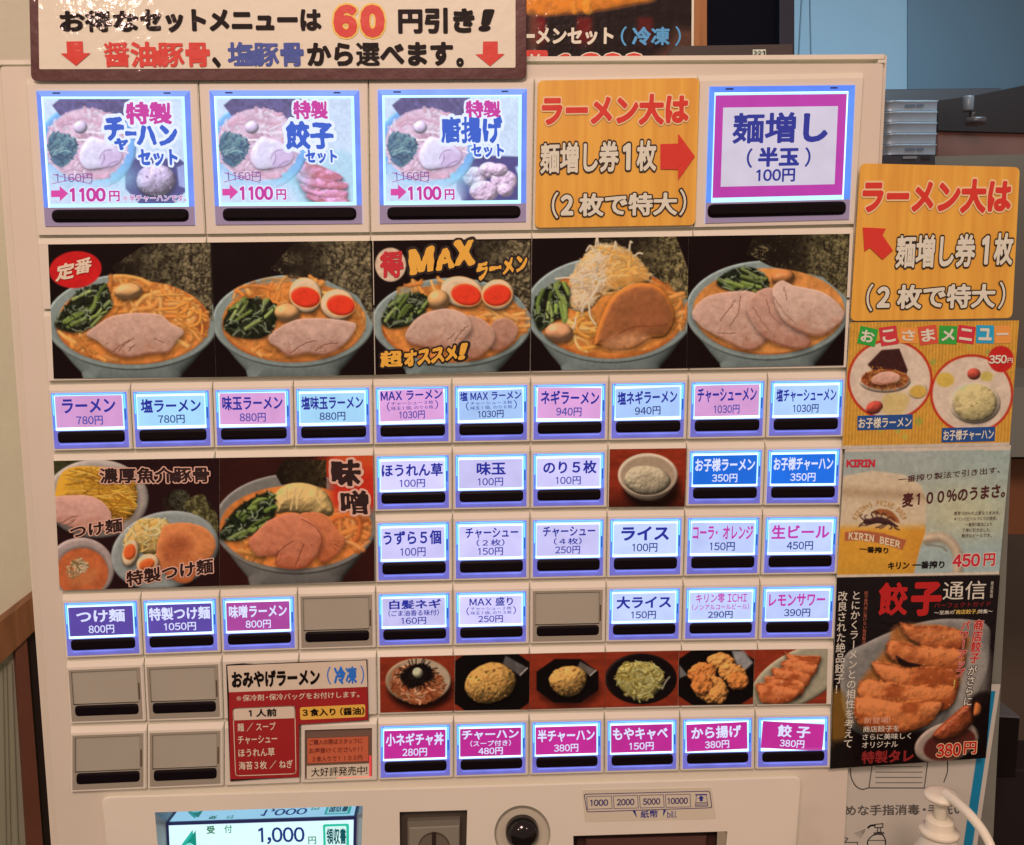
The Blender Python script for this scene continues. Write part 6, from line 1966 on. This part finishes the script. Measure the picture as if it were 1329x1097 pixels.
def lathe(mb, c, prof, m, n=40):
    rings = []
    for r, zz in prof:
        a = -np.arange(n) * 2 * math.pi / n
        rings.append(np.stack([c[0] + r * np.cos(a), np.full(n, 0) + c[1] + r * np.sin(a), np.full(n, c[2] + zz)], 1))
    vs = np.concatenate(rings); fs = []
    for k in range(len(prof) - 1):
        for i in range(n):
            j = (i + 1) % n
            fs.append([k * n + i, (k + 1) * n + i, (k + 1) * n + j, k * n + j])
    fs.append(list(range(n))); fs.append([(len(prof) - 1) * n + i for i in range(n)][::-1])
    mb.add(vs, fs, m, True)


def tube(mb, pts, rs, m, n=14):
    pts = np.asarray(pts, float); rings = []
    for k, p in enumerate(pts):
        t = pts[min(k + 1, len(pts) - 1)] - pts[max(k - 1, 0)]; t /= np.linalg.norm(t)
        u = np.cross(t, [0, 1, .2]); u /= np.linalg.norm(u); v = np.cross(t, u)
        a = np.arange(n) * 2 * math.pi / n
        rings.append(p + rs[k] * (np.cos(a)[:, None] * u + np.sin(a)[:, None] * v))
    mb.loft(rings, m, cap0=True, smooth=True)


S = px_m
mb = MB(); lathe(mb, pc, [(3 * S, 2 * S), (16 * S, 1.4 * S), (20.5 * S, -.5 * S), (21.5 * S, -3 * S), (20.5 * S, -6 * S), (12 * S, -8 * S), (9 * S, -12 * S), (8.2 * S, -14 * S), (8.2 * S, -46 * S)], WP)
mb.build('pump_head', root)
npts = curve([P(1228, 1031, .078), P(1241, 1041, .086), P(1258, 1057, .096), P(1275, 1078, .104), P(1286, 1099, .110), P(1290, 1118, .113)], 6)
mb = MB(); tube(mb, npts, np.linspace(6.8, 5.0, len(npts)) * S, WP); mb.build('nozzle', root)
mb = MB(); lathe(mb, pc, [(10 * S, -33 * S), (10.1 * S, -33 * S), (16 * S, -34 * S), (17 * S, -35 * S), (17.1 * S, -36 * S), (17.4 * S, -47 * S), (17.5 * S, -47.5 * S), (23.5 * S, -48.5 * S), (24.2 * S, -49.5 * S), (24.3 * S, -52 * S), (23.5 * S, -54 * S), (19 * S, -55 * S)], mat('pump_collar', (232, 192, 166), .35, .45))
mb.build('collar', root)
mb = MB(); lathe(mb, pc, [(19 * S, -54 * S), (21 * S, -60 * S), (25 * S, -72 * S), (40 * S, -98 * S), (50 * S, -125 * S), (50 * S, -300 * S), (46 * S, -306 * S)], WB)
mb.build('bottle_body', root)
mb = MB(); b_ = np.array([pc[0], pc[1], pc[2] - 306 * S - .02])
vs = [b_ + [x, y, z_] for z_ in (0, .02) for x, y in ((-.1, -.09), (.16, -.09), (.16, .06), (-.1, .06))]
mb.add(vs, [[3, 2, 1, 0], [4, 5, 6, 7], [0, 1, 5, 4], [1, 2, 6, 5], [2, 3, 7, 6], [3, 0, 4, 7]], mat('wood_shelf', (120, 74, 44), .5))
shf = mb.build('shelf_board'); tag(shf, 'brown wooden shelf board under the pump bottle', 'shelf')
root['_o'] = list(root['_o'])

# ------------------------------------------------------------------ what stands above and behind the machine
def pic_up(p):
    z = Zm(670, 0, 5.316)
    soup_ = z.G((40, -80), (960, -80), (960, 0), (820, 30), (600, 70), (380, 96), (80, 104))
    p.flat(z.G((40, -80), (960, -80), (960, 8), (820, 42), (600, 82), (380, 106), (80, 108)), (112, 66, 40), 2)
    p.blob(soup_, (226, 130, 44), r=14, amp=.2, ta=.12, ts=12, seed=3, sp=.15, var=.12)
    p.strands(z.G((360, -20), (520, -20), (500, 70), (380, 80)), 8, 9, [(236, 158, 60), (228, 140, 50)], 44, .4, 80, 3, spread=.2)
    for x, a in ((150, .9), (470, .8), (890, .6)):
        w = p.full(); p.mix(w, a * sst(80, 30, np.abs(p.X - z.x(x)) * 5.316) * sst(95, 140, (p.Y) * 5.316) * sst(360, 250, p.Y * 5.316), (134, 24, 22))
    p.flat(z.G((1100, 190), (1230, 200), (1230, 420), (900, 420), (1020, 330), sm=False), (108, 66, 50), 14, .8)
    p.flat(z.G((80, 100), (140, 110), (150, 340), (80, 350)), (110, 76, 60), 8, .6)


up = poster([(640, -70), (899.5, -70), (898.5, 90), (640, 90)], 'ramen_set_poster', 'glossy black poster of orange ramen soup standing behind the top of the machine', pic_up, (24, 9, 9), -.075, coat=.9, bump=.3)
mb = MB(); z = Zm(670, 0, 5.316); d = -.0743
PUW = mat('poster_white', (222, 190, 166), .4); PUB = mat('poster_blue', (98, 166, 214), .4)
T(mb, 'ー', box(z.x(72), z.y(190), z.x(128), z.y(315), 0), PUW, .05, d); T(mb, 'メンセット', box(z.x(138), z.y(190), z.x(672), z.y(310), 0), PUW, .045, d)
T(mb, '（', box(z.x(722), z.y(182), z.x(764), z.y(318), 0), PUB, .01, d); T(mb, '冷凍', box(z.x(800), z.y(186), z.x(1062), z.y(314), 0), PUB, .04, d); T(mb, '）', box(z.x(1098), z.y(182), z.x(1138), z.y(318), 0), PUB, .01, d)
PL(mb, rq(z.p([(60, 346), (218, 346), (222, 500), (60, 500)]), 4), REDL, d); T(mb, '前', box(z.x(80), z.y(372), z.x(180), z.y(480), 0), PUW, .03, d + .0004)
T(mb, '1', box(z.x(275), z.y(372), z.x(370), z.y(560), 0), REDL, .08, d, [(.035, PUW)])
T(mb, '200', box(z.x(436), z.y(366), z.x(896), z.y(560), 0), REDL, .08, d, [(.035, PUW)])
PL(mb, z.p([(1212, -200), (1228, -200), (1224, 430), (1208, 430)]), PUW, d)
mb.build('lettering', up)


def block(quad, d, depth, m, name, label, cat, bev=.001, kind=None, back=True):
    mb = MB(); mb.slab(quad, d, depth, m, bev)
    o = mb.build(name); tag(o, label, cat, None, kind)
    return o


block([(901, -120), (917.5, -120), (917.5, 300), (901, 300)], -.20, .05, wood_mat('post_wood', (160, 92, 44), (140, 76, 36), .45, .1, .05), 'wooden_post', 'orange brown wooden post between the poster and the dark window', 'post')
NV = mat('dark_glass', (6, 8, 20), .6, .08)
mb = MB(); mb.slab([(860, -700), (1011, -700), (1011, 500), (860, 500)], -.62, .03, NV, .001)
wn = mb.build('dark_window'); tag(wn, 'dark navy window behind the black box on top of the machine', 'window')
mb = MB(); mb.slab([(1011.5, -700), (1031, -700), (1031, 500), (1011.5, 500)], -.61, .05, mat('window_frame', (20, 28, 44), .4), .001)
mb.build('frame', wn)
mb = MB(); mb.slab([(874, 59.5), (1030.5, 57), (1030.5, 92), (850, 92)], -.06, .12, mat('black_box', (58, 44, 40), .45, .4), .001)
bx_ = mb.build('black_box'); tag(bx_, 'flat black box with a small 3-2-1 label, on top of the machine', 'box')
mb = MB(); PL(mb, [(977, 64.5), (994, 64.2), (994, 73), (977, 73.3)], mat('label_white', (214, 200, 180), .5), -.0596)
for t, x in (('3', 978.5), ('2', 984), ('1', 989.5)): T(mb, t, box(x, 66, x + 3.6, 71.5, 0, 0), INK, .03, -.0592)
PL(mb, [(982.4, 68.4), (983.8, 68.4), (983.8, 69.3), (982.4, 69.3)], INK, -.0592); PL(mb, [(987.8, 68.4), (989.2, 68.4), (989.2, 69.3), (987.8, 69.3)], INK, -.0592)
mb.build('paper_label', bx_)

# kitchen beyond
def wallq(q, d, m, name, label=None, th=.05):
    mb = MB(); mb.slab(q, d, th, m)
    o = mb.build(name)
    tag(o, label, 'wall' if label else None, None, 'structure')
    return o


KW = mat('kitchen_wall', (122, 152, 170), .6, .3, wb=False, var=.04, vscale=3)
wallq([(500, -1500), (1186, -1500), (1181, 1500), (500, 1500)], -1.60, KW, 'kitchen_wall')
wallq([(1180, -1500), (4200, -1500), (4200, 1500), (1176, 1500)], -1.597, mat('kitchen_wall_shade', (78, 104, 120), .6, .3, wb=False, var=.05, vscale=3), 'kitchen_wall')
mb = MB()
for x0, x1 in ((1040.5, 1036), (1044, 1052.5)): 
    a, b = P(x0, -100, -1.4), P(x1, 80, -1.4)
    tube(mb, [a, (a + b) / 2 + [.004, 0, 0], b], [.0016] * 3, mat('cord_grey', (70, 96, 110), .5, wb=False), 6)
cr = mb.build('hanging_cord'); tag(cr, 'thin dark cord hanging in a narrow loop before the pale blue kitchen wall', 'cord')
# counter and hood
mb = MB(); mb.slab([(1135, 116), (1300, 114), (1300, 420), (1135, 420)], -1.30, .22, mat('counter_steel', (66, 68, 72), .35, .5, wb=False, metal=.4), .002)
o = mb.build('kitchen_counter'); tag(o, 'dull steel kitchen counter behind the stacked metal boxes', 'counter')
mb = MB()
pts = [(1214, 131), (1262, 124), (1360, 110), (1360, 160), (1214, 160)]
mb.slab([(1216, 130.5), (1262, 124.5), (1400, 96), (1400, 175), (1216, 170)], -.95, .30, mat('appliance_black', (26, 22, 22), .4, wb=False), .002)
mb.slab([(1216, 163), (1400, 158), (1400, 214), (1216, 216)], -.955, .28, mat('appliance_brown', (98, 66, 56), .45, wb=False, var=.2, vscale=8), .002)
hd = mb.build('kitchen_appliance'); tag(hd, 'dark kitchen appliance with a sloping top edge and brown lower front', 'appliance')
mb = MB()
k0 = P(1264, 140, -.93)
def cyl(mb, c, r, h, m): lathe(mb, c, [(r * .9, 0), (r, -.002), (r, -h + .002), (r * .9, -h)], m, 24)
cyl(mb, P(1257, 125, -.90), .0080, .022, mat('tap_grey', (96, 100, 102), .3, .5, wb=False)); cyl(mb, P(1262, 146, -.90), .0045, .010, DARK); cyl(mb, P(1266, 153.5, -.90), .0155, .0095, mat('tap_cap', (64, 60, 60), .3, .5, wb=False))
mb.build('valve', hd)
# stacked metal trays
STL = mat('tray_steel', (150, 172, 186), .32, .5, wb=False, metal=.35, var=.08, vscale=40)
for k in range(5):
    y0 = 130.5 + k * 14.2; y1 = y0 + 13.4
    mb = MB()
    r_ = P(np.array([1147, 1217.5]), np.array([y0, y1]), -.80)
    x0, x1, zt, zb = r_[0, 0], r_[1, 0] - k * .0006, r_[0, 2], r_[1, 2]
    y_ = .80
    out = []
    for yy, zz, g in ((0, zb, .0), (0, zt - .002, .0), (0, zt, -.0015), (0, zt - .0015, .0015)):
        ring = []
        for cx_, cy_, a0 in ((x0 + .016, y_ + .016, 180), (x1 - .004, y_ + .004, 270), (x1 - .004, y_ + .09, 0), (x0 + .016, y_ + .09, 90)):
            rr = .016 if cx_ < (x0 + x1) / 2 else .004
            for s_ in range(5):
                a = math.radians(a0 + s_ * 22.5); ring.append([cx_ + (rr - g) * math.cos(a), cy_ + (rr - g) * math.sin(a), zz])
        out.append(np.array(ring))
    mb.loft(out, STL, cap0=True, smooth=True)
    o = mb.build('metal_tray'); o['category'] = 'tray'; o['group'] = 'stacked metal trays behind the machine'
    o['label'] = ('topmost of the five stacked steel trays', 'second steel tray from the top of the stack', 'middle steel tray of the stack of five', 'second steel tray from the bottom of the stack', 'lowest of the five stacked steel trays, on the dark base')[k]
    if k in (0, 4):
        mb = MB(); PL(mb, [(1175, y0 + 5), (1188, y0 + 5), (1188, y0 + 8.5), (1175, y0 + 8.5)], mat('tray_mark', (80, 96, 112), .5, wb=False), -.7985); PL(mb, [(1190, y0 + 4.5), (1199, y0 + 4.3), (1199, y0 + 8), (1190, y0 + 8.2)], mat('tray_mark', (80, 96, 112), .5, wb=False), -.7985)
        mb.build('mark', o)
mb = MB(); mb.slab([(1128, 202), (1214, 201), (1214, 240), (1128, 240)], -.80, .11, mat('tray_base', (44, 46, 52), .4, wb=False), .001)
PL(mb, [(1172, 203), (1190, 202.6), (1190, 206), (1172, 206.4)], mat('tray_mark2', (110, 116, 116), .5, wb=False), -.7985); PL(mb, [(1196, 202.4), (1208, 202.2), (1208, 206.5), (1196, 206.7)], mat('tray_mark3', (24, 24, 28), .5, wb=False), -.7985)
o = mb.build('tray_base'); tag(o, 'dark low unit under the stack of steel trays', 'stand')

# right-hand background: brown wall, grey cabinet and stand
wallq([(1120, 205), (1800, 190), (1800, 1500), (1120, 1500)], -.90, mat('brown_partition', (92, 66, 52), .6, wb=True, var=.15, vscale=5), 'partition_wall')
block([(1060, 506), (1500, 500), (1480, 592), (1060, 596)], -.36, .25, mat('grey_cabinet', (118, 104, 94), .5, var=.06, vscale=6), 'grey_cabinet', 'grey cabinet front behind the striped orange menu poster', 'cabinet')
block([(1300, 596), (1480, 592), (1470, 694), (1290, 694)], -.42, .2, mat('orange_brown', (122, 66, 38), .5, var=.15, vscale=9), 'brown_panel', 'orange brown panel under the grey cabinet', 'panel')  # plain orange-brown panel below the grey cabinet
block([(1055, 560), (1314, 556), (1306, 760), (1289, 1104), (1283, 1420), (1055, 1420)], -.012, .02, mat('grey_board', (112, 98, 86), .55, .3, var=.04, vscale=12), 'grey_board', 'grey board standing behind the posters on the right of the machine', 'board', .0008)
mb = MB()
tq = P([1299, 1322, 1324, 1294], [914, 931, 933, 931], -.10)
mb.slab([(1294, 931), (1324, 932.5), (1318, 1010), (1290, 1010)], -.10, .09, mat('steel_box_front', (22, 13, 11), .6, .1), .001)
o = mb.build('steel_box'); tag(o, 'dark box with a pale bluish lid, low at the right edge of the picture', 'box')
mb = MB(); mb.slab([(1294, 928), (1324, 930), (1324, 932.4), (1294, 930.8)], -.099, .09, mat('steel_lid', (96, 106, 112), .3, .5, wb=False), .0005); mb.build('lid', o)
block([(1270, 1000), (1500, 1000), (1500, 1420), (1270, 1420)], -.16, .05, mat('black_floor_mat', (26, 14, 14), .7), 'dark_cabinet', 'nearly black cabinet front at the lower right corner', 'cabinet')

# left: plaster side wall, timber rail
XW = -.50
def wq(pts, m, name, label, cat, th=.02, kind=None):
    nn = np.array([.7071, -.7071, 0])
    f = PW(np.array(pts)[:, 0], np.array(pts)[:, 1], XW) + nn * th
    mb = MB(); mb.loft([f - nn * (th + .02), f], m, cap0=True)
    o = mb.build(name); tag(o, label, cat, None, kind); return o
mb = MB()
vs = np.array([[-.9, -.4, 0], [.1, .6, 0], [.1, .6, 2.7], [-.9, -.4, 2.7]]); mb.add(np.concatenate([vs, vs + [-.07, .07, 0]]), [[0, 1, 2, 3], [4, 7, 6, 5], [0, 4, 5, 1], [1, 5, 6, 2], [2, 6, 7, 3], [3, 7, 4, 0]], mat('plaster', (220, 186, 160), .7, .2, var=.04, vscale=30, bump=.15, bscale=200))
tag(mb.build('plaster_wall'), None, None, None, 'structure')
TW = wood_mat('timber', (132, 76, 46), (112, 60, 36), .5, .1, .05)
wq([(-420, 1122), (70, 745), (70, 785), (-420, 1250)], TW, 'timber_rail', 'sloping brown timber rail on the plaster wall left of the machine', 'rail', .012)
wq([(15, 838), (30, 826), (107, 1800), (78, 1800)], mat('red_timber', (104, 52, 38), .5, var=.12, vscale=20), 'timber_post', 'red brown timber post under the rail, left of the machine', 'post', .009)
wq([(30, 826), (46, 812), (126, 1800), (107, 1800)], mat('dark_recess', (30, 13, 10), .7), 'gap_shade_sheet', 'almost black sheet painted as the shaded gap between the timber post and the machine', 'board', .004)  # near-black sheet stands for the shade in the gap beside the post
wq([(-300, 1085), (15, 838), (78, 1800), (-300, 1800)], mat('pale_board', (150, 128, 108), .5, var=.05, vscale=10), 'pale_board', 'pale board with fine vertical grooves under the timber rail', 'board', .003)
mb = MB()
for x0, x1 in ((1, 6), (6, 12), (13, 22)):
    p = PW([x0, x0 + 1, x1 + 1, x1], [860, 859, 1110, 1110], XW) + np.array([.0030, -.0030, 0]); mb.add(p, [[0, 1, 2, 3]], mat('groove', (112, 92, 76), .6))
mb.build('groove', bpy.data.objects['pale_board'])
wallq([(-700, -900), (660, -900), (660, 1600), (-700, 1600)], -.50, mat('plaster_back', (192, 158, 132), .7, .2, var=.04, vscale=20, bump=.1, bscale=150), 'plaster_wall')

mb = MB(); mb.add([[-3, -3, 0], [4, -3, 0], [4, 4, 0], [-3, 4, 0]], [[0, 1, 2, 3]], mat('floor_tile', (90, 66, 52), .6, var=.1)); tag(mb.build('floor'), None, None, None, 'structure')
bpy.data.objects.remove(_tmpo)
for o in list(bpy.data.objects):
    if '_o' in o: del o['_o']
